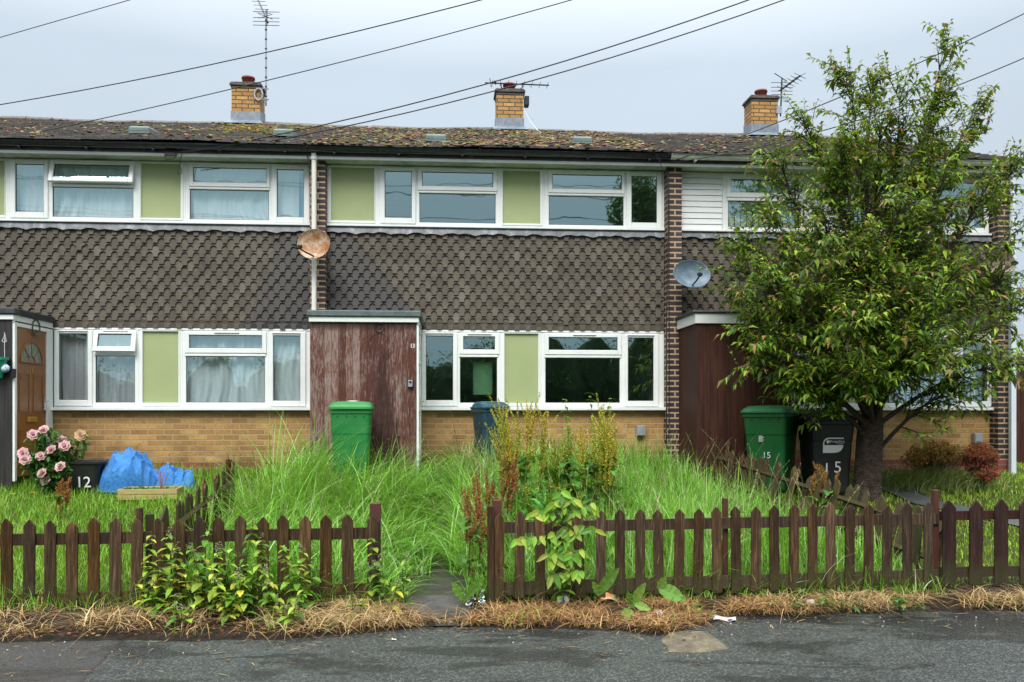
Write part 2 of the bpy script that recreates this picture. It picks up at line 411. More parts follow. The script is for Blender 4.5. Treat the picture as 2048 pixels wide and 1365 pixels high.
k.bump(n1, .001); oak = k.fin(k.ramp(n1, [(.3, (.17, .062, .012)), (.7, (.29, .115, .026))]), .35)
brass = simple('brass', (.75, .50, .10), rough=.3, metal=.9)
chrome = simple('chrome', (.7, .7, .7), rough=.2, metal=1)
terracotta = simple('terracotta', (.24, .055, .035), (.32, .09, .06), .7, 8)
cap_m = simple('weathered_mortar', (.035, .03, .025), (.12, .10, .08), .8, 12, .006, 40)
vent_m = simple('pale_green_vent', (.075, .12, .11), (.13, .185, .175), .5, 6)
metal_dark = simple('dark_metal', (.03, .03, .035), rough=.4, metal=.6)
metal_grey = simple('grey_metal', (.35, .37, .40), (.28, .30, .33), .4, 8, metal=.3)
white_paint = simple('white_lettering', (.8, .8, .8), rough=.5)
black_plastic = simple('black_plastic', (.012, .012, .014), (.02, .02, .022), .35, 8)
# ------------------------------------------------------------------ the terrace
X13 = fx(620, 12.1); PITCH = 4.95
ZS, ZL, ZU0, ZU1 = .857, 1.985, 3.41, 4.27          # sill bottom, head of lower windows, foot and head of upper windows
YF = D - .02                                         # front of the window frames
RIDGE_Y, RIDGE_Z, EAVE_Y, EAVE_Z = 16.75, 6.20, 11.86, 4.40
def rz(y): return EAVE_Z + (y - EAVE_Y) / (RIDGE_Y - EAVE_Y) * (RIDGE_Z - EAVE_Z)
def U(px): return fx(px) - X13
UP = [('panel', 651, 755, [(662.5, 748.7, 4.236, 3.495)]), ('casement', 755, 834, [(770, 823.6, 4.19, 3.54)]),
      ('vent', 834, 1000, [(839, 991, 3.893, 3.485), (844.6, 985.7, 4.19, 3.992)]), ('panel', 1000, 1089, [(1006, 1080, 4.236, 3.49)]),
      ('vent', 1089, 1250, [(1097.5, 1246.5, 3.89, 3.48), (1104.5, 1242.5, 4.19, 3.987)]), ('casement', 1250, 1328, [(1262, 1312.6, 4.185, 3.525)])]
LOW = [('casement', 841, 917, [(852, 906, 1.90, 1.0)]), ('vent', 917, 1001, [(920, 994, 1.603, .965), (926.5, 989.6, 1.893, 1.711)]),
       ('panel', 1001, 1083, [(1009, 1076, 1.938, .962)]), ('vent', 1083, 1246, [(1090.5, 1239, 1.60, .966), (1097, 1234, 1.89, 1.711)]),
       ('casement', 1246, 1327, [(1255, 1306, 1.889, .992)])]
def pane(x0, x1, z0, z1, y, parent, M=None):
    m = MB(); m.add([M @ Vector(p) if M else Vector(p) for p in ((x0, y, z0), (x1, y, z0), (x1, y, z1), (x0, y, z1))], [(0, 1, 2, 3)], 0)
    g = .007
    m.ring(x0 - .004, x1 + .004, z0 - .004, z1 + .004, (x0 + g, x1 - g, z0 + g, z1 - g), y - .006, y + .01, 1, M)
    return m.build('pane', [glass, gasket], parent)
def bay(h, ox, kind, x0, x1, z0, z1, holes, opened=False, tv=True):
    x0 += ox; x1 += ox; hs = [(a + ox, b + ox, zb, zt) for a, b, zt, zb in holes]
    y0, y1 = YF, YF + .075
    if kind == 'panel':
        a, b, zb, zt = hs[0]
        m = MB(); m.box(a - .01, b + .01, YF + .022, YF + .05, zb - .01, zt + .01)
        p = m.build('infill_panel', green_board, h)
        m = MB(); m.ring(x0, x1, z0, z1, (a, b, zb, zt), y0, y1)
        m.ring(x0 + .028, x1 - .028, z0 + .02, z1 - .012, (a - .004, b + .004, zb - .004, zt + .004), y0 - .012, y0 - .001)
        m.build('panel_frame', upvc, p, bevel=.004); return
    if kind == 'clad':
        m = MB(); n = max(1, round((z1 - z0) / .085)); dz = (z1 - z0) / n
        for i in range(n):
            za = z0 + i * dz
            m.add([(x0, y0 - .004, za), (x1, y0 - .004, za), (x1, y0 + .006, za + dz - .006), (x0, y0 + .006, za + dz - .006), (x0, y0 + .014, za + dz), (x1, y0 + .014, za + dz)], [(0, 1, 2, 3), (3, 2, 5, 4)])
        m.box(x0 + .001, x1 - .001, y0 + .02, y1, z0, z1); m.build('cladding_panel', upvc, h); return
    m = MB()
    a, b, zb, zt = hs[0]
    if kind == 'casement':
        m.ring(x0, x1, z0, z1, (a - .02, b + .02, zb - .02, zt + .02), y0, y1)
        wn = m.build('window', upvc, h, bevel=.004)
        m = MB(); m.ring(max(x0 + .016, a - .075), min(x1 - .016, b + .075), zb - .08, min(zt + .075, z1 - .012), (a, b, zb, zt), y0 - .022, y0 + .03)
        sh = m.build('sash', upvc, wn, bevel=.006)
        pane(a, b, zb, zt, y0 + .004, wn); ta, tb = a - .01, b + .005
    else:
        a2, b2, zb2, zt2 = hs[1]; zm = (zt + zb2) / 2 - .012
        m.box(x0, a, y0, y1, z0, z1); m.box(b, x1, y0, y1, z0, z1); m.box(a, b, y0, y1, z0, zb); m.box(a, b, y0, y1, zt, zm + .03)
        m.box(a, b, y0, y1, zt2 + .04, z1)
        m.box(a - .014, b + .014, y0 - .016, y0 - .001, zt + .003, zm - .006)
        wn = m.build('window', upvc, h, bevel=.004)
        so = (max(x0 + .012, a2 - .06), min(x1 - .012, b2 + .06), zm, min(zt2 + .072, z1 - .012))
        M = None
        if opened:
            pv = Vector((0, y0 - .0, so[3])); M = Matrix.Translation(pv) @ Matrix.Rotation(math.radians(-15), 4, 'X') @ Matrix.Translation(-pv)
        m = MB(); m.ring(*so, (a2, b2, zb2, zt2), y0 - .024, y0 + .03, 0, M)
        sh = m.build('sash', upvc, wn, bevel=.006)
        pane(a2, b2, zb2, zt2, y0 + .004, wn, M); pane(a, b, zb, zt, y0 + .02, wn)
        ta, tb = (a2 + b2) / 2 - .15, (a2 + b2) / 2 + .18; zt = zt2
        if b2 - a2 < .6: ta, tb = a2 + .06, b2 - .05
    if tv:
        m = MB(); M2 = M if (kind != 'casement' and opened) else None
        m.box(ta, tb, y0 - .040, y0 - .025, zt + .028, zt + .046, 0, M2); m.build('trickle_vent', upvc, wn, bevel=.004)
def tile_poly():
    p, tab, r, g = .155, .066, .0445, .0012
    pts = []; x0 = -p / 2 + g
    for i in range(7):
        q = math.pi / 2 * i / 6
        pts.append((x0 + r * math.sin(q) - .0, .069 - r + r * math.cos(q)))
    pts.append((-tab / 2, 0.0))
    right = [(-x, z) for x, z in reversed(pts)]
    pts = pts + right + [(p / 2 - g, .145), (-p / 2 + g, .145)]
    return pts
TP = tile_poly()
def hung_tiles(mb, x0, x1, z0, z1, skip=None):
    p, ex = .155, .097
    rows = int(math.ceil((z1 - z0) / ex))
    for r in range(rows):
        zb = z0 + .0 + r * ex
        off = (r % 2) * p / 2
        n = int((x1 - x0) / p) + 2
        for i in range(n):
            cx = x0 + off + i * p
            if cx + p / 2 <= x0 + .01 or cx - p / 2 >= x1 - .01: continue
            if skip and skip(cx, zb): continue
            jz = random.gauss(0, .0016); jy = random.gauss(0, .0018); rot = random.gauss(0, .008)
            if random.random() < .012: jz -= random.uniform(.006, .022); rot += random.uniform(-.07, .07)
            poly = []
            for x, z in TP:
                X = min(max(cx + x + rot * (z - .1), x0), x1); Z = min(zb + z + jz - rot * x, z1)
                poly.append((X, Z))
            pc = []
            for q in poly:
                if not pc or (abs(q[0] - pc[-1][0]) + abs(q[1] - pc[-1][1])) > 1e-5: pc.append(q)
            if len(pc) < 4: continue
            nn = len(pc); f = lambda z: D - .012 - .034 + (z - zb) / .145 * .032 + jy
            vs = [Vector((x, f(z), z)) for x, z in pc] + [Vector((x, f(z) + .012, z)) for x, z in pc]
            mb.add(vs, [tuple(range(nn)), tuple(range(2 * nn - 1, nn - 1, -1))] + [(i2, i2 + nn, (i2 + 1) % nn + nn, (i2 + 1) % nn) for i2 in range(nn)])
def moss_blob(mb, p, r, col):
    n = 6
    for _ in range(random.choice((1, 2, 3))):
        q = Vector(p) + Vector((random.uniform(-r, r), random.uniform(-r, r) * .5, random.uniform(0, r * .25)))
        rr = r * random.uniform(.5, 1)
        cc = tuple(c * random.uniform(.55, 1.3) for c in col)
        mb.blob(q, rr * 1.2, rr, rr * random.uniform(.5, .9), 0, 7, 3, .3, cc, half=True)
def house(num, ox, width, full=True, moss=.5, green_moss=None):
    h = thing('terraced_house', HLAB[num], 'house', (ox, 12.1, 0))
    PIL = .205; a, b = ox + PIL, ox + width
    # walls
    m = MB()
    m.box(a - .002, b, D, D + .22, .145, ZS - .002)
    m.build('brick_wall', brick_yellow, h)
    m = MB(); m.box(a - .002, b, D - .004, D + .22, -.35, .144); m.build('plinth', brick_red, h)
    m = MB(); m.box(a, b, D + .002, D + .20, ZL + .001, ZU0 - .001); m.box(a, a + (1.32 if full else b - a), D + .003, D + .2, ZS, ZL); m.build('backing_wall', room_m, h)
    m = MB(); m.box(ox, ox + PIL, 12.1, 20.9, -.35, 4.27); m.build('party_pillar', brick_dark, h)
    m = MB(); m.box(ox + PIL, b, 20.7, 20.9, -.3, 4.3)
    if not full: m.build('rear_wall', brick_yellow, h)
    if full:
        m = MB()      # rear wall with a glazed door opening
        RW = 20.7; gx0, gx1, gz0, gz1 = ((PY(946, 700, RW).x, PY(985, 700, RW).x, PY(960, 790, RW).z, PY(960, 724, RW).z) if num == 13 else (ox + 2.05, ox + 2.42, 1.0, 1.7))
        m.box(ox + PIL, gx0, RW, RW + .2, -.3, 4.25); m.box(gx1, b, RW, RW + .2, -.3, 4.25); m.box(gx0, gx1, RW, RW + .2, -.3, gz0); m.box(gx0, gx1, RW, RW + .2, gz1, 4.25)
        m.box(a, b, D + .2, RW, -.05, .0); m.box(a, b, D + .2, RW, 2.25, 2.45); m.box(a, b, D + .2, RW, 4.272, 4.29)
        m.box(b - .02, b, D + .2, RW, 0, 2.25); m.box(a, a + .02, D + .2, RW, 0, 2.25); m.box(b - .02, b, D + .2, RW, 2.45, 4.27); m.box(a, a + .02, D + .2, RW, 2.45, 4.27); m.box(a + .02, b - .02, 16.4, 16.5, 2.45, 4.27)
        m.build('room', room_m, h)
        m = MB(); m.box(gx0 + .001, gx1 - .001, RW + .05, RW + .06, gz0 + .001, gz1 - .001); m.build('rear_pane', frost, h)
    # hung tiles and flashing
    m = MB(); hung_tiles(m, a + .004, b - .012, ZL + .002, 3.335, SKIP.get(num)); m.box(a + .004, b - .012, D - .032, D - .013, ZL + .003, ZL + .11); tl = m.build('tile_hanging', hung_tile, h)
    tl.color = (1 if num == 13 else 0, 1 if num == 11 else 0, 0, 1)
    m = MB(); n = 60; top = []; bot = []
    for i in range(n + 1):
        x = a + .002 + (b - a - .004) * i / n
        zb = 3.318 + .012 * math.sin(i * 2.1 + num) + .01 * math.sin(i * .9)
        top.append((x, D - .035, ZU0 - .004)); bot.append((x, D - .064, zb))
    m.add(top + bot, [(i + n + 1, i + n + 2, i + 1, i) for i in range(n)]); m.build('lead_flashing', lead_dark, h)
    if full:
        up = UP if num != 15 else UP15
        for i, (kind, p0, p1, hs) in enumerate(up):
            bay(h, ox, kind, U(p0), U(p1), ZU0 + .03, ZU1 - .004, [(U(q[0]), U(q[1]), q[2], q[3]) for q in hs], opened=(num == 11 and i == 2), tv=num != 15)
        m = MB(); m.box(a + .001, b - .006, YF - .05, YF + .1, ZU0, ZU0 + .028); m.build('window_sill', upvc, h, bevel=.004)
        for i, (kind, p0, p1, hs) in enumerate(LOW):
            bay(h, ox, kind, U(p0), U(p1), ZS + .045, ZL - .03, [(U(q[0]), U(q[1]), q[2], q[3]) for q in hs], opened=(num == 11 and i == 1))
        m = MB(); m.box(ox + U(838), b - .012, YF - .008, YF + .08, ZL - .028, ZL - .001)
        m.box(ox + U(1327) + .001, b - .001, YF + .002, YF + .08, ZS + .045, ZL - .03); m.build('window_head', upvc, h, bevel=.003)
        m = MB(); m.box(ox + U(834), b + (.012 if num == 13 else -.002), YF - .09, YF + .02, ZS, ZS + .042); m.build('window_sill', upvc, h, bevel=.006)
    # eaves
    e0, e1 = ox, ox + width
    if num == 15: e1 = ox + width + .215
    fmat = fasc
    m = MB(); m.box(e0 + .001, e1 - .001, 12.0, 12.02, 4.262, 4.40); m.build('fascia', fmat, h)
    m = MB(); m.box(e0 + .001, e1 - .001, 12.021, D + .1, ZU1 + .001, ZU1 + .02); m.build('soffit', fasc_soff, h)
    # gutter : half round channel with brackets
    m = MB(); n = 8; yc, zc_, r = 11.93, 4.40, .066
    prof = [(yc - r * math.cos(math.pi * i / n), zc_ - r * math.sin(math.pi * i / n)) for i in range(n + 1)] + [(yc + (r - .006) * math.cos(math.pi * i / n), zc_ - (r - .006) * math.sin(math.pi * i / n)) for i in range(n + 1)]
    m.loft([[(e0 + .003, y, z) for y, z in prof], [(e1 - .003, y, z) for y, z in prof]])
    gt = m.build('gutter', gut_white if num == 15 else gut_black, h, smooth=False)
    for i in range(6):
        xb = e0 + .35 + i * .86
        if xb > e1 - .1: break
        m = MB(); m.box(xb - .012, xb + .012, 11.925, 12.0, 4.312, 4.345); m.box(xb - .016, xb + .016, 11.9, 11.96, 4.318, 4.334); m.build('bracket', gut_white if num == 15 else gut_black, gt)
    # roof
    m = MB(); L = math.hypot(RIDGE_Y - EAVE_Y, RIDGE_Z - EAVE_Z); rows = 24; dy = (RIDGE_Y - EAVE_Y) / rows
    sag = lambda x: .035 * math.sin(x * 1.27) * .4 + .006 * math.sin(x * 3.1)
    tw = .29
    for r in range(rows):
        y0 = EAVE_Y + r * dy; off = (r % 2) * tw / 2; n = int(width / tw) + 2
        for i in range(n):
            xa = max(e0, e0 + i * tw - off); xb = min(e1, e0 + (i + 1) * tw - off)
            if xb - xa < .03: continue
            j = random.uniform(-.005, .007); j2 = random.uniform(-.004, .006)
            vs = []
            for (x, jj) in ((xa + .003, j), (xb - .003, j2)):
                for (y, dz) in ((y0 - .03 + random.uniform(-.014, .010), .046), (y0 + dy * 1.12, .012)):
                    z = rz(y) + sag(x) + dz + jj
                    vs += [(x, y, z), (x, y, z - .024)]
            m.add(vs, [(0, 4, 6, 2), (1, 3, 7, 5), (0, 1, 5, 4), (2, 6, 7, 3), (0, 2, 3, 1), (4, 5, 7, 6)])
    # rear slope, one plain sheet of courses, and the under-deck
    m.box(e0, e1, 11.99, 12.0, 4.3, 4.38)
    m.add([(e0, EAVE_Y, EAVE_Z - .02), (e1, EAVE_Y, EAVE_Z - .02), (e1, RIDGE_Y, RIDGE_Z - .02), (e0, RIDGE_Y, RIDGE_Z - .02), (e1, 21.4, 4.42), (e0, 21.4, 4.42)], [(0, 1, 2, 3), (3, 2, 4, 5)])
    rf = m.build('roof', roof_tile, h)
    m = MB(); n = int((e1 - e0) / .45)
    for i in range(n):
        xa = e0 + (e1 - e0) * i / n; xb = e0 + (e1 - e0) * (i + 1) / n - .008
        rr = .105; zt = RIDGE_Z - .02 + random.uniform(-.006, .008)
        rings = [[(x, RIDGE_Y + rr * math.cos(q), zt + sag(x) + rr * .8 * math.sin(q)) for q in [math.pi * k / 7 for k in range(8)]] for x in (xa, xb)]
        m.loft(rings)
    m.build('ridge', ridge_m, rf, smooth=False)
    m = MB()
    for _ in range(int(2300 * moss * width / 4.9)):
        x = random.uniform(e0, e1); t = random.random(); r = int(t * rows); y = EAVE_Y + r * dy - .02 + random.uniform(-.02, .05)
        dn = noise.noise(Vector((x * .9 + num, y * .8, 3.0)))
        if random.random() > (.62 if num == 13 else .5) + dn * .8: continue
        tone = random.random()
        col = [(.17, .125, .065), (.27, .205, .12), (.09, .072, .042), (.15, .125, .06)][int(tone * 4)]
        if green_moss:
            gx = (x - green_moss[0]) / .55; gy = (y - green_moss[1]) / 1.4
            if random.random() < math.exp(-(gx * gx + gy * gy)): col = (.24, .21, .03)
        moss_blob(m, (x, y, rz(y) + sag(x) + .035), random.uniform(.014, .038), col)
    if green_moss:
        for _ in range(330):
            y = random.gauss(green_moss[1], 1.2); x = random.gauss(green_moss[0] + (y - 14.9) * .12, .5)
            if not (EAVE_Y < y < RIDGE_Y - .1 and e0 < x < e1): continue
            moss_blob(m, (x, y, rz(y) + sag(x) + .03), random.uniform(.018, .042), random.choice([(.19, .15, .035), (.12, .105, .03), (.22, .14, .05)]))
    if m.v:
        mo = m.build('moss', moss_m, rf); mo['kind'] = 'stuff'
    return h
def chimney(h, xc, wdt, ytop, depth=.42):
    zb = 5.95; zt = ytop; y0 = 16.5
    m = MB(); m.box(xc - wdt / 2, xc + wdt / 2, y0, y0 + depth, zb - .3, zt)
    c = m.build('chimney', brick_chim, h)
    m = MB(); e = .035
    m.box(xc - wdt/2 - e, xc + wdt/2 + e, y0 - e, y0 + depth + e, zt, zt + .05)
    m.box(xc - wdt/2 - e*.5, xc + wdt/2 + e*.5, y0 - e*.5, y0 + depth + e*.5, zt + .051, zt + .075); m.box(xc - wdt/2 - .012, xc + wdt/2 + .012, y0 - .012, y0 + depth + .012, zt - .05, zt - .001)
    m.build('chimney_cap', cap_m, c, bevel=.01)
    m = MB(); m.lathe([(.115, zt + .07), (.11, zt + .2), (.125, zt + .2), (.122, zt + .235), (.095, zt + .235), (.09, zt + .1)], (xc, y0 + depth * .5, 0), 18); m.build('chimney_pot', terracotta, c, smooth=True)
    m = MB()
    f = .012; w2 = wdt / 2
    zl = rz(y0) + .02
    rings = [[(xc - w2 - f, y0 - f, zl + .26), (xc + w2 + f, y0 - f, zl + .26), (xc + w2 + f, y0 + depth + f, zl + .36), (xc - w2 - f, y0 + depth + f, zl + .36)],
             [(xc - w2 - f, y0 - f - .01, zl + .1), (xc + w2 + f, y0 - f - .01, zl + .1), (xc + w2 + f, y0 + depth + f, zl + .14), (xc - w2 - f, y0 + depth + f, zl + .14)],
             [(xc - w2 - .10, y0 - .22, zl - .02), (xc + w2 + .10, y0 - .22, zl - .02), (xc + w2 + .12, y0 + depth + .1, zl + .12), (xc - w2 - .12, y0 + depth + .1, zl + .12)]]
    m.loft(rings[::-1], cap=False); m.build('flashing', lead, c)
    return c
def porch(h, ox, num, x0, x1, boards, ztop=2.125, side='right'):
    yf = 11.2; zt = ztop
    m = MB(); n = round((x1 - x0) / .089); bw = (x1 - x0) / n
    for i in range(n):
        xa = x0 + i * bw
        m.box(xa + .0015, xa + bw - .0015, yf + random.uniform(-.002, .002), yf + .022, -.3, zt - .13)
    sx = x1 if side == 'left' else x0       # boarded flank (the other flank holds the door)
    sx = x0 if side == 'left' else x1
    if num == 15:
        for i in range(10):
            ya = yf + .024 + i * .097
            m.box(x0, x0 + .02, ya, ya + .094, -.3, zt - .13)
    w_ = m.build('porch_wall', boards, h)
    m = MB(); o = .03
    fh = .065 if num != 15 else .13
    zf = zt - .085 if num != 15 else zt - .035
    m.box(x0 - .01, x1 + o, yf - .032, yf - .006, zf - fh, zf)
    if num == 15: m.box(x0 - o, x0 - .011, yf - .032, D - .05, zf - fh, zf)
    if num != 15: m.box(x1 + .004, x1 + o, yf - .005, D - .05, zf - fh - .03, zf)
    m.build('porch_fascia', upvc, h, bevel=.004)
    m = MB()
    if num != 15:
        m.box(x0 - .035, x1 + .06, yf - .06, yf + .02, zf + .002, zt - .004); m.box(x1 + .0, x1 + .062, yf + .021, D - .05, zf + .002, zt - .006)
        m.box(x0 - .03, x1 - .001, yf + .021, D - .05, zt - .05, zt - .02)
    else:
        m.box(x0 - .06, x1 + .06, yf - .06, yf + .0, zf + .002, zt); m.box(x0 - .062, x0, yf + .001, D - .06, zf + .002, zt + .012); m.box(x0 + .001, x1 + .05, yf + .001, D - .05, zf + .004, zt - .006)
    m.build('porch_roof', felt if num == 13 else felt_dark, h, bevel=.012)
    # white door frame on the flank with the door
    if num != 15:
        m = MB(); y0, y1 = yf + .004, D - .055; X0, X1 = x1 - .0, x1 + .03
        zt2 = zt - .155
        m.box(X0, X1, y0, y0 + .055, -.02, zt2); m.box(X0, X1, y1 - .17, y1, -.02, zt2); m.box(X0, X1, y0 + .056, y1 - .171, zt2 - .07, zt2)
        m.build('door_frame', upvc, h, bevel=.004)
        m = MB(); ya, yb = y0 + .058, y1 - .172; za, zb = .03, zt2 - .073; xf = x1 + .012
        m.box(xf - .04, xf, ya, yb, za, zb)
        yc = (ya + yb) / 2; q = yb - ya
        for (pa, pb) in ((.10, .44), (.56, .90)):
            for (zc0, zc1) in ((.12, .62), (.84, 1.33)):
                Ya, Yb = ya + q * pa, ya + q * pb
                for (u0, u1, v0, v1) in ((Ya, Yb, zc0, zc0 + .02), (Ya, Yb, zc1 - .02, zc1), (Ya, Ya + .02, zc0 + .021, zc1 - .021), (Yb - .02, Yb, zc0 + .021, zc1 - .021)): m.box(xf, xf + .008, u0, u1, v0, v1)
                m.box(xf, xf + .006, Ya + .045, Yb - .045, zc1 - .075, zc1 - .045)
        dm = oak if num == 11 else upvc
        # fan light : arched frame with spokes
        R = q * .36; zc_ = 1.47
        arc = [(yc + R * math.cos(math.pi * i / 14), zc_ + R * .92 * math.sin(math.pi * i / 14)) for i in range(15)]
        m.tube([(xf + .006, y, z) for y, z in arc], .012, 6); m.tube([(xf + .006, yc - R - .02, zc_), (xf + .006, yc + R + .02, zc_)], .014, 6)
        for q2 in (45, 90, 135):
            m.tube([(xf + .006, yc + R * .3 * math.cos(math.radians(q2)), zc_ + R * .3 * math.sin(math.radians(q2))), (xf + .006, yc + R * math.cos(math.radians(q2)), zc_ + R * .92 * math.sin(math.radians(q2)))], .007, 5)
        m.tube([(xf + .006, yc + R * .3 * math.cos(math.pi * i / 8), zc_ + R * .3 * math.sin(math.pi * i / 8)) for i in range(9)], .008, 5)
        d = m.build('door', dm, h)
        m = MB(); m.add([(xf + .003, y, z) for y, z in arc], [tuple(range(15))]); m.build('fan_light', pane_dull, d)
        if num == 11:
            m = MB(); m.box(xf, xf + .02, yc - .125, yc + .125, .71, .775); m.box(xf + .021, xf + .027, yc - .105, yc + .105, .722, .763); m.build('letterbox', brass, d, bevel=.003)
            m = MB(); textmb(m, '11', .11, Matrix.Translation((xf + .003, yc, 1.345)) @ Matrix.Rotation(math.radians(90), 4, 'Z') @ FACE, .002); m.build('house_number', brass, d)
        m = MB(); hm = brass if num == 13 else chrome; yh = yb - .04
        m.box(xf, xf + .01, yh - .02, yh + .02, .82, 1.05); m.tube([(xf + .012, yh, .98), (xf + .05, yh, .98), (xf + .055, yh - .1, .978)], .009, 8); m.build('door_handle', hm, d)
    else:
        m = MB(); m.box(x0 - .012, x0 + .03, D - .16, D - .10, -.3, zf - fh - .001); m.build('door_post', upvc, h); m = MB(); m.box(x1 - .004, x1 + .03, yf + .03, D - .05, -.02, zt - .15); m.build('flank_post', upvc, h)
    if num == 13:
        m = MB(); M = Matrix.Translation((x1 - .052, yf - .004, 1.655)) @ FACE
        textmb(m, '13', .075, M, .003, 0, .8); m.build('house_number', white_paint, w_)
k = NT('frosted_glass'); tr = k.n('BsdfTranslucent', i_Color=(.55, .80, .55)); k.fin((.25, .4, .28), .3); mxs = k.n('MixShader', i_0=.75, i_1=k.b.outputs[0], i_2=tr.outputs[0]); k.t.links.new(mxs.outputs[0], k.out.inputs[0]); frost = k.m
pane_dull = simple('fan_glass', (.10, .13, .10), (.28, .32, .26), .15, 9)
def PXU(u): return CX + F * math.tan(math.atan((u + X13) / D) - PSI)
def b15(kind, u0, u1, hs=()): return (kind, PXU(u0), PXU(u1), [(PXU(a), PXU(b), zt, zb) for a, b, zt, zb in hs])
UP15 = [b15('clad', .206, .84), b15('vent', .845, 2.08, [(.93, 2.0, 3.86, 3.485), (.965, 1.965, 4.17, 3.98)]), b15('clad', 2.085, 2.6),
        b15('vent', 2.605, 3.93, [(2.69, 3.85, 3.86, 3.485), (2.73, 3.81, 4.17, 3.98)]), b15('casement', 3.935, 4.83, [(4.02, 4.74, 4.185, 3.525)])]
HLAB = {9: 'terraced house at the far left, only its mossy roof and eaves in view', 11: 'terraced house with oak brown front door and draped white curtains, left of the rusty dish',
        13: 'middle terraced house with flaking red board porch, dark empty windows and overgrown garden', 15: 'end terraced house behind the tree, with white upper cladding and brown board porch'}
SKIP = {}
house(9, X13 - 2 * PITCH, PITCH, False, .45)
h11 = house(11, X13 - PITCH, PITCH, True, .5, (-3.3, 14.9))
h13 = house(13, X13, PITCH, True, 2.1)
O15 = X13 + PITCH; W15 = 4.85
h15 = house(15, O15, W15, True, .5)
# gable end of the row: pillar, flank wall, rear walls
m = MB(); m.box(O15 + W15, O15 + W15 + .2, 12.1, 20.9, .145, 4.26); gp = m.build('end_pillar', brick_dark, h15)
m = MB(); m.box(O15 + W15 - .004, O15 + W15 + .204, 12.096, 20.9, -.3, .144); m.build('pillar_plinth', brick_red, h15)
m = MB(); xg = O15 + W15
m.add([(xg + .1, 12.2, 4.27), (xg + .1, 20.8, 4.27), (xg + .1, RIDGE_Y, RIDGE_Z - .05)], [(0, 1, 2)]); m.build('gable', brick_yellow, h15)
porch(h11, X13 - PITCH, 11, X13 - PITCH + .14, X13 - PITCH + 1.47, board_black)
porch(h13, X13, 13, X13 + .14, fx(833, 11.2), board_red)
porch(h15, O15, 15, O15 + .165, O15 + 1.42, board_brown, 2.155)
chimney(h11, PY(491.5, 200, 16.5).x, .515, 6.86)
chimney(h13, PY(1020, 200, 16.5).x, .51, 6.865)
chimney(h15, PY(1529.5, 200, 16.5).x, .52, 6.87)
# rain pipes
m = MB(); xp = PY(628, 400, 11.98).x; yp = 11.985
m.tube([(xp, yp, 4.28), (xp, yp, 2.13)], .034, 12); m.lathe([(.04, 0), (.046, .01), (.046, .05), (.04, .06)], (xp, yp, 4.24), 14); m.tube([(xp, 11.95, 4.33), (xp, yp, 4.27)], .032, 10)
m.box(xp - .045, xp + .045, yp + .02, 12.098, 3.0, 3.03); m.build('rain_pipe', pipe_white, h13, smooth=False)
m = MB(); xp = PY(2026, 600, 11.95).x
m.box(xp - .036, xp + .036, 11.93, 11.995, -.05, 3.3); m.tube([(xp, 11.965, 3.3), (xp, 11.965, 4.3)], .036, 12); m.box(xp - .045, xp + .045, 11.92, 12.0, 1.32, 1.34); m.lathe([(.042, 0), (.05, .02), (.05, .09), (.04, .1)], (xp, 11.965, 4.2), 14)
m.build('rain_pipe', pipe_grey, h15)
# roof vents
for hh, lst in ((h11, [(285, 266), (570, 271)]), (h13, [(872, 282), (1162, 286)])):
    for px, py in lst:
        y = 12.2
        while y < 16.4 and PY(px, py + 5, y).z > rz(y) + .02: y += .05
        q = PY(px, py, y)
        x = q.x; z = rz(y) + .02; m = MB()
        m.loft([[(x - .145, y - .15, z - .02), (x + .145, y - .15, z - .02), (x + .145, y + .3, z + .11), (x - .145, y + .3, z + .11)],
                [(x - .14, y - .15, z + .065), (x + .14, y - .15, z + .065), (x + .14, y + .3, z + .13), (x - .14, y + .3, z + .13)],
                [(x - .12, y - .11, z + .095), (x + .12, y - .11, z + .095), (x + .12, y + .3, z + .145), (x - .12, y + .3, z + .145)]])
        m.box(x - .13, x + .13, y - .154, y - .151, z + .015, z + .06)
        m.build('roof_vent', vent_m, hh, bevel=.01)
# meter boxes low on the wall
for hh, px, py in ((h13, 1283, 862), (h15, 1959, 877)):
    p = PY(px, py, D - .1); m = MB(); m.box(p.x - .065, p.x + .065, D - .09, D, p.z - .075, p.z + .075); m.box(p.x - .058, p.x + .058, D - .098, D - .0905, p.z - .065, p.z + .068); m.build('meter_box', metal_grey, hh, bevel=.006)
# key safe on the porch boards
p = PY(821, 768, 11.19)
t_ = thing('key_safe', 'small grey key safe screwed to the flaking red porch boards', 'key safe', (p.x, 11.2, p.z - .055))
m = MB(); m.box(p.x - .035, p.x + .035, 11.155, 11.197, p.z - .055, p.z + .055); m.build('body', black_plastic, t_, bevel=.008)
m = MB(); m.box(p.x - .028, p.x + .028, 11.143, 11.154, p.z - .042, p.z + .045); m.build('cover', metal_grey, t_, bevel=.006)
m = MB(); m.lathe([(.016, 0), (.016, .006)], (0, 0, 0), 12, 0, True, Matrix.Translation((p.x, 11.142, p.z + .022)) @ Matrix.Rotation(math.radians(90), 4, 'X')); m.build('dial', black_plastic, t_)
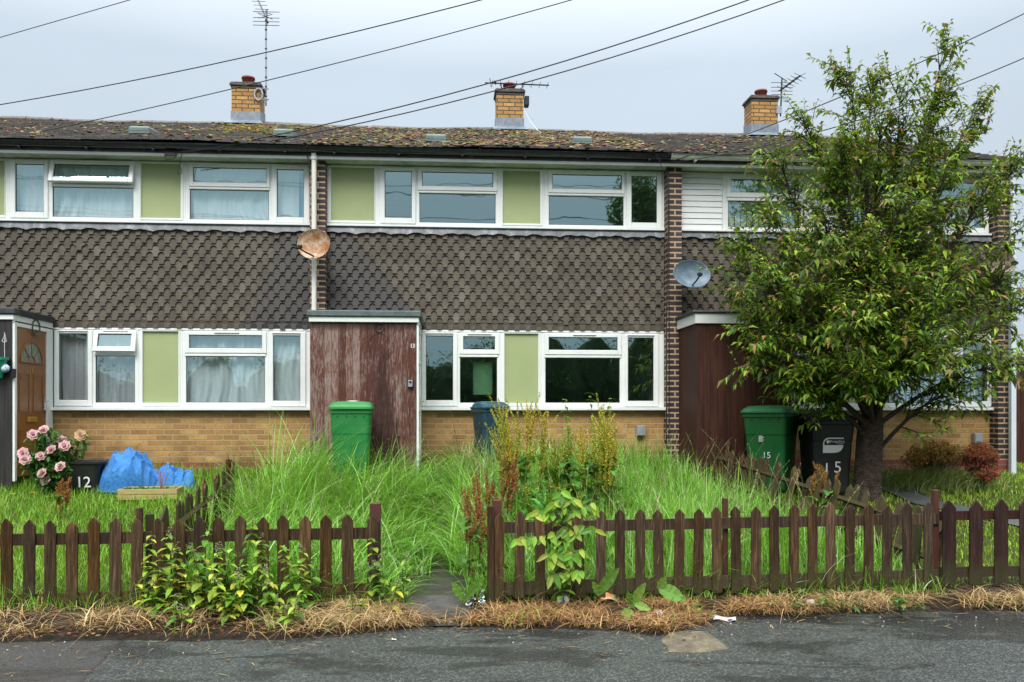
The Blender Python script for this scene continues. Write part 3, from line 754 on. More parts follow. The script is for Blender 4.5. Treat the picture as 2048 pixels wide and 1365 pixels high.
# iron ring / round rope mark on the porch boards, and wire wreath ring on house 11's porch fascia
c0 = PY(759, 655, 11.185); m = MB(); m.tube([(c0.x + .055 * math.cos(q * .35), 11.184, c0.z + .055 * math.sin(q * .35)) for q in range(19)], .006, 5)
c1 = PY(758, 690, 11.185); m.tube([(c1.x + .13 * math.cos(q * .35), 11.188, c1.z + .15 * math.sin(q * .35)) for q in range(17)], .0018, 5)
tag(m.build('wire_hoop', metal_dark), 'thin dark wire hoops hung on the flaking red porch boards', 'wire hoop')
xq = X13 - PITCH + 1.47 + .036; m = MB(); m.tube([(xq, 11.75 + .10 * math.cos(q * .33), 1.93 + .10 * math.sin(q * .33)) for q in range(20)], .012, 6)
tag(m.build('wreath_ring', simple('wire_wreath', (.10, .11, .08), rough=.7)), 'plain round wreath ring hung above the oak brown door', 'wreath')
# curtains and blinds
def curtain(name, label, u0, u1, z0, z1, mat, ox, amp=.03, waves=9, y=D + .11, gather=None, tilt=0, group=None):
    m = MB(); nx, nz = 90, 14; ph = random.uniform(0, 6); V = []
    for j in range(nz + 1):
        tz = j / nz
        for i in range(nx + 1):
            t = i / nx; x = u0 + (u1 - u0) * t
            if gather is not None: x += (gather - t) * (u1 - u0) * .22 * math.sin(math.pi * tz) * (1 - tz) * 2.2 * math.sin(math.pi * t)
            yy = amp * math.sin(waves * 6.283 * t + ph + 1.6 * math.sin(2.2 * tz + t * 5)) * (.5 + .5 * math.sin(t * 9 + ph)) + amp * .35 * math.sin(waves * 17 * t)
            V.append((ox + x, y + yy, z0 + (z1 - z0) * tz))
    F_ = [(j * (nx + 1) + i, j * (nx + 1) + i + 1, (j + 1) * (nx + 1) + i + 1, (j + 1) * (nx + 1) + i) for j in range(nz) for i in range(nx)]
    m.add(V, F_); return tag(m.build(name, mat, smooth=True), label, 'curtain' if 'curt' in name else 'blind', group)
o11 = X13 - PITCH
g_ = 'net curtains in the windows of the left house'
curtain('net_curtain', 'white net curtain upstairs in the window with the tilted open vent', U(757), U(992), 3.44, 4.25, net, o11, .03, 8, gather=.6, group=g_)
curtain('net_curtain', 'white net curtain upstairs beside the rain pipe, with a pale vertical strip', U(1090), U(1300), 3.44, 4.25, net, o11, .02, 6, gather=.25, group=g_)
curtain('blue_curtain', 'bright blue curtain showing at the right edge of the upstairs window', U(1285), U(1328), 3.44, 4.25, blue_net, o11, .01, 3, y=D + .2)
curtain('net_curtain', 'grey net curtain in the ground floor window beside the oak brown door', U(845), U(1000), .93, 1.94, pink_net, o11, .03, 5, group=g_)
curtain('net_curtain', 'white draped curtain in the wide ground floor window of the left house', U(1085), U(1322), .93, 1.94, net, o11, .035, 7, gather=.45, group=g_)
def vblind(label, u0, u1, z0, z1):
    t_ = thing('vertical_blind', label, 'blind', (O15 + (u0 + u1) / 2, D + .15, z0), 'vertical blinds of the end house'); n = int((u1 - u0) / .09)
    for i in range(n):
        x = O15 + u0 + (i + .5) * .09; m = MB(); a = .35
        m.add([(x - .043, D + .15 - .016, z0), (x + .043, D + .15 + .016, z0), (x + .043, D + .15 + .016, z1), (x - .043, D + .15 - .016, z1)], [(0, 1, 2, 3)]); m.build('slat', blind_m, t_)
vblind('pale vertical blind upstairs next to the white cladding', .9, 2.05, 3.45, 4.25)
vblind('pale vertical blind upstairs at the far right behind the tree', 2.65, 4.8, 3.45, 4.25)
vblind('pale vertical blind downstairs behind the tree trunk', 1.5, 4.8, .93, 1.95)
# ------------------------------------------------------------------ satellite dishes
def dish(label, px, py, Y, rx, rz_, yaw, pitch, mat, armdir):
    c = PY(px, py, Y); t_ = thing('satellite_dish', label, 'satellite dish', tuple(c), 'satellite dishes bolted to the house fronts')
    R = Matrix.Translation(c) @ Matrix.Rotation(math.radians(yaw), 4, 'Z') @ Matrix.Rotation(math.radians(90 + pitch), 4, 'X')     # local +Z faces the viewer (-Y)
    m = MB(); rings = []; n = 36
    prof = [(.001, -.075), (.25, -.071), (.5, -.056), (.75, -.033), (.97, -.004), (1.0, .004), (1.0, -.004), (.75, -.042), (.5, -.065), (.25, -.08), (.001, -.084)]
    for q, z in prof: rings.append([R @ Vector((rx * q * math.cos(2*math.pi*k/n), rz_ * q * math.sin(2*math.pi*k/n), z)) for k in range(n)])
    m.loft(rings, cap=True); m.build('reflector', mat, t_, smooth=True)
    m = MB(); e = R @ Vector((armdir * rx * .55, -rz_ * .55, .26)); s0 = R @ Vector((0, -rz_ * .8, -.02))
    m.tube([s0, s0 * .5 + e * .5 + Vector((0, 0, -.01)), e], .011, 6); m.build('arm', metal_dark, t_)
    m = MB(); m.tube([e, e * .8 + c * .2], .028, 10); m.lathe([(.03, 0), (.03, .03)], e - Vector((0, 0, .015)), 10); m.build('receiver', black_plastic, t_)
    m = MB(); b0 = R @ Vector((0, 0, -.085)); m.tube([b0, (c.x, 12.1, c.z - .02)], .02, 8); m.box(c.x - .05, c.x + .05, 12.07, 12.099, c.z - .09, c.z + .05); m.build('bracket', metal_dark, t_)
k = NT('rusty_dish'); c = k.ramp(k.noise(6, 8, .75, k.map((1, 1, 1), (2.3, 0, .7))), [(.38, (.50, .47, .42)), (.47, (.40, .26, .15)), (.56, (.30, .13, .045)), (.7, (.17, .06, .02))]); rusty = k.fin(c, .6)
k = NT('speckled_blue_dish'); c = k.ramp(k.noise(10, 6, .75), [(.35, (.085, .13, .18)), (.6, (.15, .21, .265)), (.75, (.34, .40, .44))]); bluedish = k.fin(c, .5)
k = NT('brown_dish'); c = k.ramp(k.noise(9, 5, .7), [(.3, (.14, .09, .08)), (.7, (.27, .19, .17))]); browndish = k.fin(c, .55)
dish('rusty satellite dish beside the white rain pipe', 627, 488, 11.72, .226, .20, -12, -4, rusty, -.9)
dish('speckled blue grey satellite dish between the middle and end house', 1384, 548, 11.8, .275, .20, 8, -12, bluedish, 0)
dish('faded brown satellite dish at the right edge of the end house', 1996, 525, 11.85, .30, .185, 8, -10, browndish, .3)
# ------------------------------------------------------------------ aerials
def rod(m, a, b, r=.006): m.tube([a, b], r, 5)
Y0 = 16.62
q = lambda x, y, Y=Y0: PY(x, y, Y)
t1 = thing('tv_aerial', 'tall tv aerial on a striped mast above the left chimney', 'aerial', tuple(q(532, 205)), 'tv aerials on the chimneys')
m = MB(); m.tube([q(532, 212), q(532, 20)], .016, 8); m.build('mast', metal_grey, t1)
m = MB(); 
for yy in range(40, 210, 19): m.tube([q(532, yy), q(532, yy + 2.5)], .021, 8)
m.build('tape_band', metal_dark, t1)
m = MB(); rod(m, q(536, 46, 16.5), q(505, -25, 18.2), .016)
for i in range(7): 
    a = q(536, 46, 16.5).lerp(q(505, -25, 18.2), .25 + i * .11); rod(m, a - Vector((.13, 0, 0)), a + Vector((.13, 0, 0)), .005)
for yy in (24, 36, 43.5, 51): rod(m, q(506, yy - .5, 16.45), q(559, yy + .8, 16.45), .006)
rod(m, q(534, 20, 16.45), q(534, 52, 16.45), .008)
for dx, dy in ((-14, 4), (14, -4), (-14, -5), (14, 6)): rod(m, q(531, 33, 16.5), q(531 + dx, 33 + dy, 16.5), .006)
m.build('array', metal_dark, t1)
m = MB(); cx = q(520, 188, 16.5)
m.tube([q(517 + 9 * math.cos(i * .628) * .9, 189 + 12 * math.sin(i * .628), 16.47) for i in range(11)], .016, 6); rod(m, q(520, 177.5, 16.5), q(537, 178, 16.6), .014); rod(m, q(520, 200, 16.5), q(537, 199.5, 16.6), .014); m.build('chimney_bracket', metal_grey, t1)
t2 = thing('tv_aerial', 'flat tv aerial lying across the middle chimney pot', 'aerial', tuple(q(1020, 185)), 'tv aerials on the chimneys')
m = MB(); rod(m, q(970, 166, 16.6), q(1098, 171, 16.6), .014); rod(m, q(979.5, 157, 16.6), q(982.5, 175, 16.6), .008); rod(m, q(990, 163, 16.55), q(991, 168, 16.7), .02)
for i in range(8):
    a = q(985, 166.5, 16.6).lerp(q(1095, 171, 16.6), i / 7); rod(m, a - Vector((0, .16, 0)), a + Vector((0, .16, 0)), .005)
m.build('array', metal_dark, t2)
m = MB(); m.tube([q(1002, 167, 16.6), q(1002.5, 176, 16.6), q(1010, 177.5, 16.6), q(1040, 178.5, 16.6), q(1044.5, 176, 16.6), q(1045, 169, 16.6)], .012, 6); m.build('mast', metal_dark, t2)
m = MB(); m.box(q(1049, 200, 16.6).x, q(1058, 200, 16.6).x, 16.55, 16.75, q(1050, 211, 16.6).z, q(1050, 194, 16.6).z); m.build('chimney_bracket', metal_dark, t2)
m = MB(); m.tube([q(1059, 170), q(1066, 196), q(1073, 225), q(1074, 238), q(1071, 243), q(1064, 238), q(1056, 226), q(1048, 216)], .0045, 5); m.tube([q(1048, 217, 16.4), q(1060, 243, 16.3), q(1076, 262, 15.8), q(1096, 275, 15), q(1120, 282, 14.2), q(1148, 287, 13.6)], .006, 5); m.build('lead_cable', pipe_grey, t2)
t3 = thing('tv_aerial', 'tv aerial with crossed elements beside the right chimney', 'aerial', tuple(q(1561, 232)), 'tv aerials on the chimneys')
m = MB(); rod(m, q(1561, 233), q(1564, 157), .016); m.build('mast', metal_dark, t3)
m = MB()
for yy, xa, xb in ((165.5, 1542, 1572), (175, 1542, 1586), (182.5, 1542, 1585), (189.5, 1543, 1585), (196, 1545, 1582)): rod(m, q(xa, yy), q(xb, yy + .3), .006)
rod(m, q(1549, 147), q(1574, 163), .009); rod(m, q(1560, 182, 16.6), q(1600, 152, 15.6), .016)
for i in range(6):
    a = q(1565, 178, 16.6).lerp(q(1600, 152, 15.6), i / 5)
    for sx in (-1, 1): rod(m, a, a + Vector((.11 * sx, 0, .05)), .005); rod(m, a, a + Vector((.11 * sx, 0, -.05)), .005)
m.build('array', metal_dark, t3)
m = MB(); p = q(1558, 221, 16.5); m.box(p.x - .06, p.x + .05, 16.47, 16.5, p.z - .07, p.z + .07); m.build('chimney_bracket', metal_grey, t3)
# ------------------------------------------------------------------ overhead cables from a pole out of frame on the right
cab = simple('black_cable', (.008, .008, .009), rough=.5)
def cable(label, a, b, sag, r=.007, name='overhead_cable', group='overhead cables crossing the sky'):
    a, b = Vector(a), Vector(b); m = MB(); n = 28
    m.tube([a.lerp(b, i / n) - Vector((0, 0, sag * 4 * (i / n) * (1 - i / n))) for i in range(n + 1)], r, 6)
    return tag(m.build(name, cab, smooth=True), label, 'cable', group)
PX0 = lambda d_: P(2900, -500 + d_, 9.5)
cable('thin overhead cable in the top left corner of the sky', P(-500, 220, 16), P(900, -185, 13), .0, .007)
cable('overhead cable passing highest above the left chimney', P(-300, 253, 15.5), PX0(-123), .659, .009)
cable('overhead cable crossing in front of the left chimney cap', P(-60, 292, 13), PX0(-78), .40, .007)
cable('upper of two cables passing above the flat middle aerial', P(350, 308, 12.0), PX0(-129), .698, .0085)
cable('lower of two cables passing just above the middle chimney pot', P(362, 311, 12.0), PX0(-102), .753, .008)
cable('cable rising from the dark pillar past the right chimney into the tree', P(1342, 324, 12.0), PX0(57), .315, .007)
cable('cable rising from the dark pillar to the sky right of the tree', P(1344, 326, 12.0), PX0(130), .646, .007)
for i, (zz, yy) in enumerate(((6.6, -4.2), (6.9, -4.6), (7.3, -5.0), (7.9, -5.2), (8.3, -6.0))):
    cable('street cable strung along the far side of the road', (-22, yy, zz + .4 + i * .1), (24, yy - 1 + i * .5, zz + (1.2 if i in (1, 3) else 0)), .45, .011, 'street_cable', 'street cables mirrored in the upstairs panes')
pt_ = PX0(0); t_ = thing('utility_pole', 'wooden utility pole on the verge right of the houses, just out of frame', 'pole', (pt_.x, pt_.y, -.75))
m = MB(); m.tube([(pt_.x, pt_.y, -.8), (pt_.x, pt_.y, PX0(-135).z + .1)], [.13, .10], 12); m.build('pole', simple('pole_wood', (.09, .065, .045), (.15, .11, .08), .8, 4, .004, 5, stretch=(12, 12, 1)), t_)
m = MB(); m.box(pt_.x - .3, pt_.x + .3, pt_.y - .05, pt_.y + .05, PX0(-125).z - .1, PX0(-125).z); m.build('bracket', metal_dark, t_)
# cable clutter under the eaves
m = MB(); p = PY(341, 309, 11.97); m.box(p.x - .075, p.x + .07, 11.955, 11.995, p.z - .018, p.z + .018)
tag(m.build('junction_box', black_plastic), 'small black cable junction box on the white fascia of the left house', 'junction box')
def pcable(label, pts, Y, r=.005, name='loose_cable'):
    m = MB(); pp = [PY(x, y, Y) for x, y in pts]; sm = []
    for i in range(len(pp) - 1):
        a = pp[max(i - 1, 0)]; b = pp[i]; c = pp[i + 1]; d = pp[min(i + 2, len(pp) - 1)]
        for j in range(6):
            t = j / 6; sm.append(.5 * ((2 * b) + (c - a) * t + (2 * a - 5 * b + 4 * c - d) * t * t + (3 * b - a - 3 * c + d) * t ** 3))
    sm.append(pp[-1]); m.tube(sm, r, 5); return tag(m.build(name, cab), label, 'cable', 'loose cables on the house fronts')
pcable('black cable looping below the junction box to a hanging coil', [(331, 309), (330, 316), (338, 320), (348, 317), (357, 306), (364, 303), (362, 316), (360, 328), (356, 338), (355, 346), (360, 349), (363, 344), (361, 334)], 11.95)
pcable('twisted grey cable lying along the black gutter', [(364, 304), (384, 302), (410, 299), (440, 294), (470, 289), (495, 287)], 11.84, .008)
pcable('black cable down the right return of the left house eaves', [(613, 300), (614, 312), (618, 322), (620, 330)], 11.95, .008)
pcable('black cable arching from roof to pillar at the middle house eaves', [(1290, 304), (1306, 305), (1316, 315), (1323, 333)], 11.84)
pcable('left black cable running down the dark brick pillar', [(1331, 330), (1334, 345), (1336, 420), (1335, 560), (1333, 700), (1333, 880)], 12.09, .007)
pcable('right black cable running down the dark brick pillar', [(1334, 330), (1337, 350), (1338.5, 420), (1338, 560), (1338.5, 700), (1338, 880)], 12.09, .007)
# ------------------------------------------------------------------ wheelie bins (local frame: front faces -Y)
def rrect(w_, d_, r, z, cy=0.0, n=4):
    pts = []
    for (sx, sy, a0) in ((1, -1, -90), (1, 1, 0), (-1, 1, 90), (-1, -1, 180)):
        for i in range(n + 1):
            a = math.radians(a0 + 90 * i / n); pts.append((sx * (w_ / 2 - r) + r * math.cos(a), cy + sy * (d_ / 2 - r) + r * math.sin(a), z))
    return pts
def wheelie(label, pos, rot, W, Dp, H, mat, matlid, marks=None):
    t_ = thing('wheelie_bin', label, 'bin', tuple(pos), 'wheelie bins in front of the houses', rot)
    m = MB(); zt = H - .10
    m.loft([rrect(W * .74, Dp * .70, .035, .03, .0), rrect(W * .76, Dp * .74, .04, .06), rrect(W * .86, Dp * .88, .045, zt * .72), rrect(W * .88, Dp * .9, .045, zt * .74), rrect(W * .93, Dp * .95, .045, zt - .05),
            rrect(W * .99, Dp * 1.0, .05, zt - .048), rrect(W * .99, Dp * 1.0, .05, zt), rrect(W * .9, Dp * .92, .04, zt), rrect(W * .88, Dp * .9, .04, zt - .2)], cap=True)
    for sx in (-.3, -.1, .1, .3): m.box(W * sx - .006, W * sx + .006, -Dp * .5 - .004, -Dp * .49, zt - .085, zt - .05)
    b = m.build('body', mat, t_, smooth=False, local=True, bevel=.004)
    if marks: marks(b, W, Dp, zt)
    m = MB()
    m.loft([rrect(W * .985, Dp * .985, .05, zt + .002), rrect(W * 1.03, Dp * 1.05, .06, zt + .004, -.015), rrect(W * 1.03, Dp * 1.05, .06, zt + .03, -.015), rrect(W * .99, Dp * 1.0, .06, zt + .036, -.01), rrect(W * .97, Dp * .96, .08, zt + .058),
            rrect(W * .86, Dp * .78, .1, zt + .088, .02), rrect(W * .5, Dp * .4, .1, zt + .10, .03)])
    ld = m.build('lid', matlid, t_, smooth=False, local=True, bevel=.004)
    m = MB(); m.tube([(-W * .42, Dp * .5, zt - .02), (-W * .42, Dp * .5 + .07, zt + .01), (W * .42, Dp * .5 + .07, zt + .01), (W * .42, Dp * .5, zt - .02)], .016, 8); m.build('handle', mat, t_, local=True)
    for sx in (-1, 1):
        m = MB(); MM = Matrix.Translation((sx * W * .42, Dp * .42, .10)) @ Matrix.Rotation(math.radians(90), 4, 'Y')
        m.lathe([(.03, -.03), (.095, -.028), (.1, -.015), (.1, .015), (.095, .028), (.03, .03)], (0, 0, 0), 18, 0, True, MM); m.build('wheel', black_plastic, t_, local=True)
    return t_
def binmat(n, c1, c2):
    k = NT(n); c = k.ramp(k.noise(4, 5, .6), [(.3, c1), (.7, c2)]); lum = sum(c2) / 3
    c = k.mix(k.mrange(k.noise(3, 6, .75, k.map((9, 9, 1.2))), .52, .78, 0, .30), c, tuple(v * .6 + .05 for v in c2))
    c = k.mix(k.mrange(k.noise(9, 6, .8, k.map((3, 3, 14))), .66, .70, 0, .35), c, tuple(v * .5 + .12 for v in c2))
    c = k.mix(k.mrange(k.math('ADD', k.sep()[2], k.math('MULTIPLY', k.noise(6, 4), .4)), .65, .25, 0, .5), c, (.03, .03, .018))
    k.bump(k.noise(120, 2), .001); return k.fin(c, k.mrange(k.noise(6, 4), .3, .7, .32, .6), .5)
green_p = binmat('green_bin_plastic', (.012, .155, .035), (.016, .185, .045)); green_l = binmat('green_lid_plastic', (.03, .20, .05), (.04, .24, .065))
dgreen_p = binmat('dark_green_bin_plastic', (.006, .11, .022), (.01, .14, .03)); dgreen_l = binmat('mid_green_lid_plastic', (.02, .17, .05), (.03, .22, .07))
teal_p = binmat('teal_bin_plastic', (.007, .035, .055), (.010, .045, .068)); teal_l = binmat('teal_lid_plastic', (.012, .06, .09), (.016, .07, .10))
blk_p = binmat('black_bin_plastic', (.008, .009, .010), (.014, .015, .016))
def on_ground(px, Y): 
    x = PY(px, HY, Y).x; return Vector((x, Y, gz(x, Y)))
p = on_ground(704, 10.7); hgt = ZC + (HY - 808) / F * 10.7 - p.z + .03
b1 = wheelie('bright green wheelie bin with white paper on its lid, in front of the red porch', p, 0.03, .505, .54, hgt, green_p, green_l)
m = MB(); m.box(p.x - .05, p.x + .07, 10.66, 10.76, p.z + hgt + .001, p.z + hgt + .006); m.box(p.x - .02, p.x + .05, 10.60, 10.659, p.z + hgt - .004, p.z + hgt + .001)
tag(m.build('paper_scrap', white_paint), 'white paper scrap lying on the bright green bin lid', 'paper')
p = on_ground(980, 11.75); hgt = ZC + (HY - 806) / F * 11.75 - p.z + .02
b2 = wheelie('dark teal wheelie bin against the yellow brick wall under the window', p, .35, .40, .42, hgt, teal_p, teal_l)
def marks_green(b, W, Dp, zt):
    m = MB(); y = -Dp * .432; 
    f = lambda x, z: Matrix.Translation((x, -Dp * (.37 + .098 * z / zt) - .006, z)) @ Matrix.Rotation(math.radians(4), 4, 'X') @ FACE
    for i in range(5): m.box(-.075, -.075 + .05 + .015 * (i % 2), f(0, zt*.74 - .03 - i * .016).translation.y - .004, f(0, zt*.74 - .03 - i * .016).translation.y - .002, zt * .74 - .03 - i * .016, zt * .74 - .022 - i * .016)
    m.build('label', white_paint, b, local=True); m = MB(); textmb(m, '15', .11, f(.02, zt * .44), .001); m.build('number', white_paint, b, local=True)
p = on_ground(1543, 10.95); hgt = ZC + (HY - 816) / F * 11.2 - p.z + .03
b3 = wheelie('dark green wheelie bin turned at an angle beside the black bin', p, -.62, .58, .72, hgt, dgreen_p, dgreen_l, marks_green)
def marks_black(b, W, Dp, zt):
    m = MB(); z0 = zt * .70; y = -Dp * .355 - Dp * .10 * .72 - .012
    Mx = Matrix.Rotation(math.radians(4), 4, 'X')
    def pt(x, z, dy=0): return (x, -Dp * (.37 + .098 * z / zt) - .006 - dy, z)
    def shape(poly, dy=0): m.add([pt(x, z, dy) for x, z in poly], [tuple(range(len(poly)))], 0)
    # leaf shaped white badge: outline with one rounded corner top left, a filled lower half
    a = [(-.125 + .07 * (1 - math.cos(i * math.pi / 12)), z0 + .07 * math.sin(i * math.pi / 12)) for i in range(7)]
    outer = [(-.125, z0 - .02)] + a + [(.125, z0 + .07), (.125, z0 + .055), (-.05, z0 + .055), (-.085, z0 + .045), (-.11, z0 + .02), (-.11, z0 - .02)]
    shape(outer)
    low = [(-.125, z0 - .022), (.12, z0 - .022), (.118, z0 - .05), (.10, z0 - .085), (.06, z0 - .11), (0, z0 - .118), (-.125, z0 - .118)]
    shape(low)
    shield = [(-.085, z0 + .035), (-.05, z0 + .035), (-.05, z0 + .012), (-.067, z0 - .006), (-.085, z0 + .012)]; shape(shield, .001)
    T = lambda x, z: Matrix.Translation(pt(x, z, .001)) @ Mx @ FACE
    textmb(m, 'Shropshire', .043, T(.04, z0 + .010), .0008); textmb(m, 'Council', .022, T(.085, z0 - .011), .0008)
    m.build('badge', white_paint, b, local=True); m = MB()
    textmb(m, '1', .20, T(-.075, z0 - .38), .001); textmb(m, '5', .20, T(.06, z0 - .36), .001)
    m.build('number', white_paint, b, local=True)
p = on_ground(1650, 10.75); hgt = ZC + (HY - 828) / F * 11.0 - p.z + .02
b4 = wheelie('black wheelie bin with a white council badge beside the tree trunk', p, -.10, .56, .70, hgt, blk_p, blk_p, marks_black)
# ------------------------------------------------------------------ ground, pavement, paths
k = NT('soil_turf'); s = k.sep(); n1 = k.noise(3, 6, .65)
gcol = k.ramp(n1, [(.3, (.030, .036, .010)), (.7, (.060, .075, .018))]); k.bump(k.noise(20, 5), .03); turf = k.fin(gcol, .95, .1)
xs = sorted(set([-90, -60, -40, -25, 90, 60, 40, 25] + [round(-16 + i * .8, 3) for i in range(41)])); ys = sorted(set([-90, -60, -30, -15, -8, 0, 3, 5, 6.2, 6.55, 6.7, 6.85, 7.0, 7.4, 8, 9, 10, 11, 12, 12.3, 13, 16, 22, 35, 60, 110]))
m = MB(); m.add([(x, y, gz(x, y)) for y in ys for x in xs], [(j * len(xs) + i, j * len(xs) + i + 1, (j + 1) * len(xs) + i + 1, (j + 1) * len(xs) + i) for j in range(len(ys) - 1) for i in range(len(xs) - 1)])
struct(m.build('ground', turf, org=(0, 0, 0)))
ZP = -.752
k = NT('asphalt'); s = k.sep()
ag = k.n('TexVoronoi', i_Vector=k.obj(), i_Scale=85.0).outputs; spk = k.noise(210, 2, .5)
c = k.ramp(k.noise(1.1, 6, .62), [(.3, (.020, .0225, .023)), (.7, (.040, .046, .044))])
c = k.mix(k.mrange(k.n('SeparateColor', i_0=ag[1]).outputs[0], .45, 1.0, 0, .7), c, (.15, .168, .15))
c = k.mix(k.mrange(spk, .46, .66, 0, .75), c, (.009, .010, .011))
wm = k.mrange(k.noise(1.5, 5, .6, k.map((.7, 1.6, 1)), .8), .50, .62)
c = k.mix(k.math('MULTIPLY', wm, .72), c, (.014, .015, .017))
px_ = k.math('DIVIDE', k.math('SUBTRACT', s[0], 4.3), 1.7); py_ = k.math('DIVIDE', k.math('SUBTRACT', s[1], 6.25), .55)
reg = k.mrange(k.math('ADD', k.math('ADD', k.math('MULTIPLY', px_, px_), k.math('MULTIPLY', py_, py_)), k.math('MULTIPLY', k.math('SUBTRACT', k.noise(3, 6, .65, k.map((1, 2, 1))), .5), 3.2)), .9, .3)
c = k.mix(k.math('MULTIPLY', reg, .6), c, (.012, .013, .015)); wm = k.math('MAXIMUM', wm, reg)
moss_l = k.mrange(k.noise(2.4, 5, .7, k.map((1, 1, 1), (4, 2, 0))), .60, .72, 0, .35); c = k.mix(moss_l, c, (.10, .11, .06))
# an old reinstatement joint: browner tarmac left of a slanting seam
jn = k.math('ADD', s[0], k.math('MULTIPLY', s[1], -.26)); 
sx_ = P(160, 1365, 5.18); sx2 = P(238, 1288, 6.02)
sl_ = (sx2.x - sx_.x) / (sx2.y - sx_.y)
side = k.math('SUBTRACT', k.math('SUBTRACT', s[0], k.math('MULTIPLY', s[1], sl_)), sx_.x - sl_ * sx_.y); side = k.math('ADD', side, k.math('MULTIPLY', k.math('SUBTRACT', k.noise(4, 4), .5), .12))
c = k.mix(k.mrange(side, -.01, .01, .65, 0), c, (.040, .035, .035)); c = k.mix(k.mrange(k.math('ABSOLUTE', side), .0, .022, .75, 0), c, (.014, .014, .014))
h_ = k.math('ADD', k.math('MULTIPLY', ag[0], 1.0), k.math('MULTIPLY', spk, .6)); k.bump(h_, .006, .8)
asphalt = k.fin(c, k.mrange(wm, 0, 1, .42, .14), .5)
edge = [(-2400, 1300), (-800, 1288), (-300, 1282), (0, 1283), (200, 1280), (400, 1280), (560, 1278), (700, 1268), (800, 1258), (900, 1250), (1010, 1256), (1120, 1258), (1240, 1260), (1310, 1272), (1400, 1250), (1470, 1232), (1560, 1230), (1660, 1230), (1760, 1225), (1880, 1222), (2048, 1222), (2400, 1220), (3200, 1215), (6000, 1215)]
def onz(px, py, z):
    dep = (ZC - z) * F / (py - HY); return P(px, py, dep)
ed = [onz(x, y, ZP) for x, y in edge]; fine = []
for a, b in zip(ed[:-1], ed[1:]):
    n = max(1, int((b - a).length / .08)) if abs(a.x) < 6 else 1
    for i in range(n):
        q_ = a.lerp(b, i / n); fine.append((q_.x, q_.y + random.uniform(-.015, .015) + .05 * noise.noise(Vector((q_.x * 3.1, 0, 7))) + .03 * noise.noise(Vector((q_.x * 9.0, 2, 7)))))
m = MB(); top = [(x, y, ZP) for x, y in fine]; bot = [(x, 1.0, ZP) for x, y in fine]
m.add(top + bot, [(i, i + len(top), i + 1 + len(top), i + 1) for i in range(len(top) - 1)]); struct(m.build('pavement', asphalt, org=(0, 0, 0)))
m = MB(); m.box(-60, 60, .87, .995, -.95, ZP + .004); struct(m.build('kerb', simple('kerb_concrete', (.20, .20, .19), (.28, .27, .25), .8, 5, .003)))
m = MB(); m.add([(-60, -8, ZP - .006), (60, -8, ZP - .006), (60, .86, ZP - .006), (-60, .86, ZP - .006)], [(0, 1, 2, 3)]); struct(m.build('road', asphalt, org=(0, 0, 0)))
# verge of bare soil and dead roots at the foot of the fences
k = NT('bare_soil'); k.bump(k.noise(30, 6, .7), .03); soil = k.fin(k.ramp(k.noise(9, 7, .7), [(.3, (.010, .007, .005)), (.6, (.034, .022, .014)), (.75, (.11, .065, .028))]), .8, .25)
m = MB(); nx = 280; V = []; rows = 8
ex = np.array([p_[0] for p_ in fine]); ey = np.array([p_[1] for p_ in fine])
edgeY = lambda x: float(np.interp(x, ex, ey))
for j in range(rows + 1):
    for i in range(nx + 1):
        x = -7 + 19 * i / nx; y0 = edgeY(x) - .02; y1 = 7.55; t = j / rows; y = y0 + (y1 - y0) * t
        z = max(gz(x, y), ZP) + .006 + .035 * math.sin(math.pi * min(1, t * 1.4)) * (.6 + .8 * noise.noise(Vector((x * 2.5, y * 2.5, 1)))) * (0 if j == 0 else 1) * min(1, max(0, abs(x + .11) - .22) * 4)
        V.append((x, y, z if j else ZP + .002))
m.add(V, [(j * (nx + 1) + i, j * (nx + 1) + i + 1, (j + 1) * (nx + 1) + i + 1, (j + 1) * (nx + 1) + i) for j in range(rows) for i in range(nx)]); struct(m.build('verge', soil, org=(0, 0, 0), smooth=True))
def strip(name, pts, wid, mat, dz=.012):
    m = MB(); L = []; R = []
    for i, (x, y) in enumerate(pts):
        a = Vector(pts[max(i - 1, 0)]); b = Vector(pts[min(i + 1, len(pts) - 1)]); d = (b - a).normalized(); nrm = Vector((-d.y, d.x)); w_ = wid[i] if isinstance(wid, list) else wid
        for lst, sg in ((L, 1), (R, -1)):
            X, Y = x + nrm.x * w_ / 2 * sg + random.uniform(-.015, .015), y + nrm.y * w_ / 2 * sg; lst.append((X, Y, max(gz(X, Y), ZP) + dz))
    n = len(L); m.add(L + R, [(i, i + 1, i + 1 + n, i + n) for i in range(n - 1)]); return struct(m.build(name, mat, org=(0, 0, 0)))
k = NT('damp_path'); pth = k.fin(k.ramp(k.noise(5, 7, .7), [(.3, (.020, .018, .015)), (.6, (.05, .046, .04)), (.75, (.06, .075, .03))]), k.mrange(k.noise(2, 3), .4, .6, .25, .7)); 
pa = [(.0 - .10 + .1 * t + (-.02), 6.42 + t * 5.6) for t in [i / 24 for i in range(25)]]
strip('garden_path', [( -.13 + .12 * (y - 6.4) / 5.6, y + .1) for _, y in pa], [.56] * 5 + [.50] * 20, pth, .012)
k = NT('path_slab'); pth2 = k.fin(k.ramp(k.noise(5, 6, .7), [(.3, (.04, .043, .046)), (.7, (.10, .107, .112))]), .45)
pp = [G(1762, 962), G(1800, 985), G(1850, 1008), G(1920, 1022), G(2000, 1040), G(2100, 1062), G(2250, 1085), G(2700, 1130)]
fp = []
for a, b in zip(pp[:-1], pp[1:]): fp += [(a.lerp(b, i / 5).x, a.lerp(b, i / 5).y) for i in range(5)]
strip('side_path', fp, .36, pth2, .02)
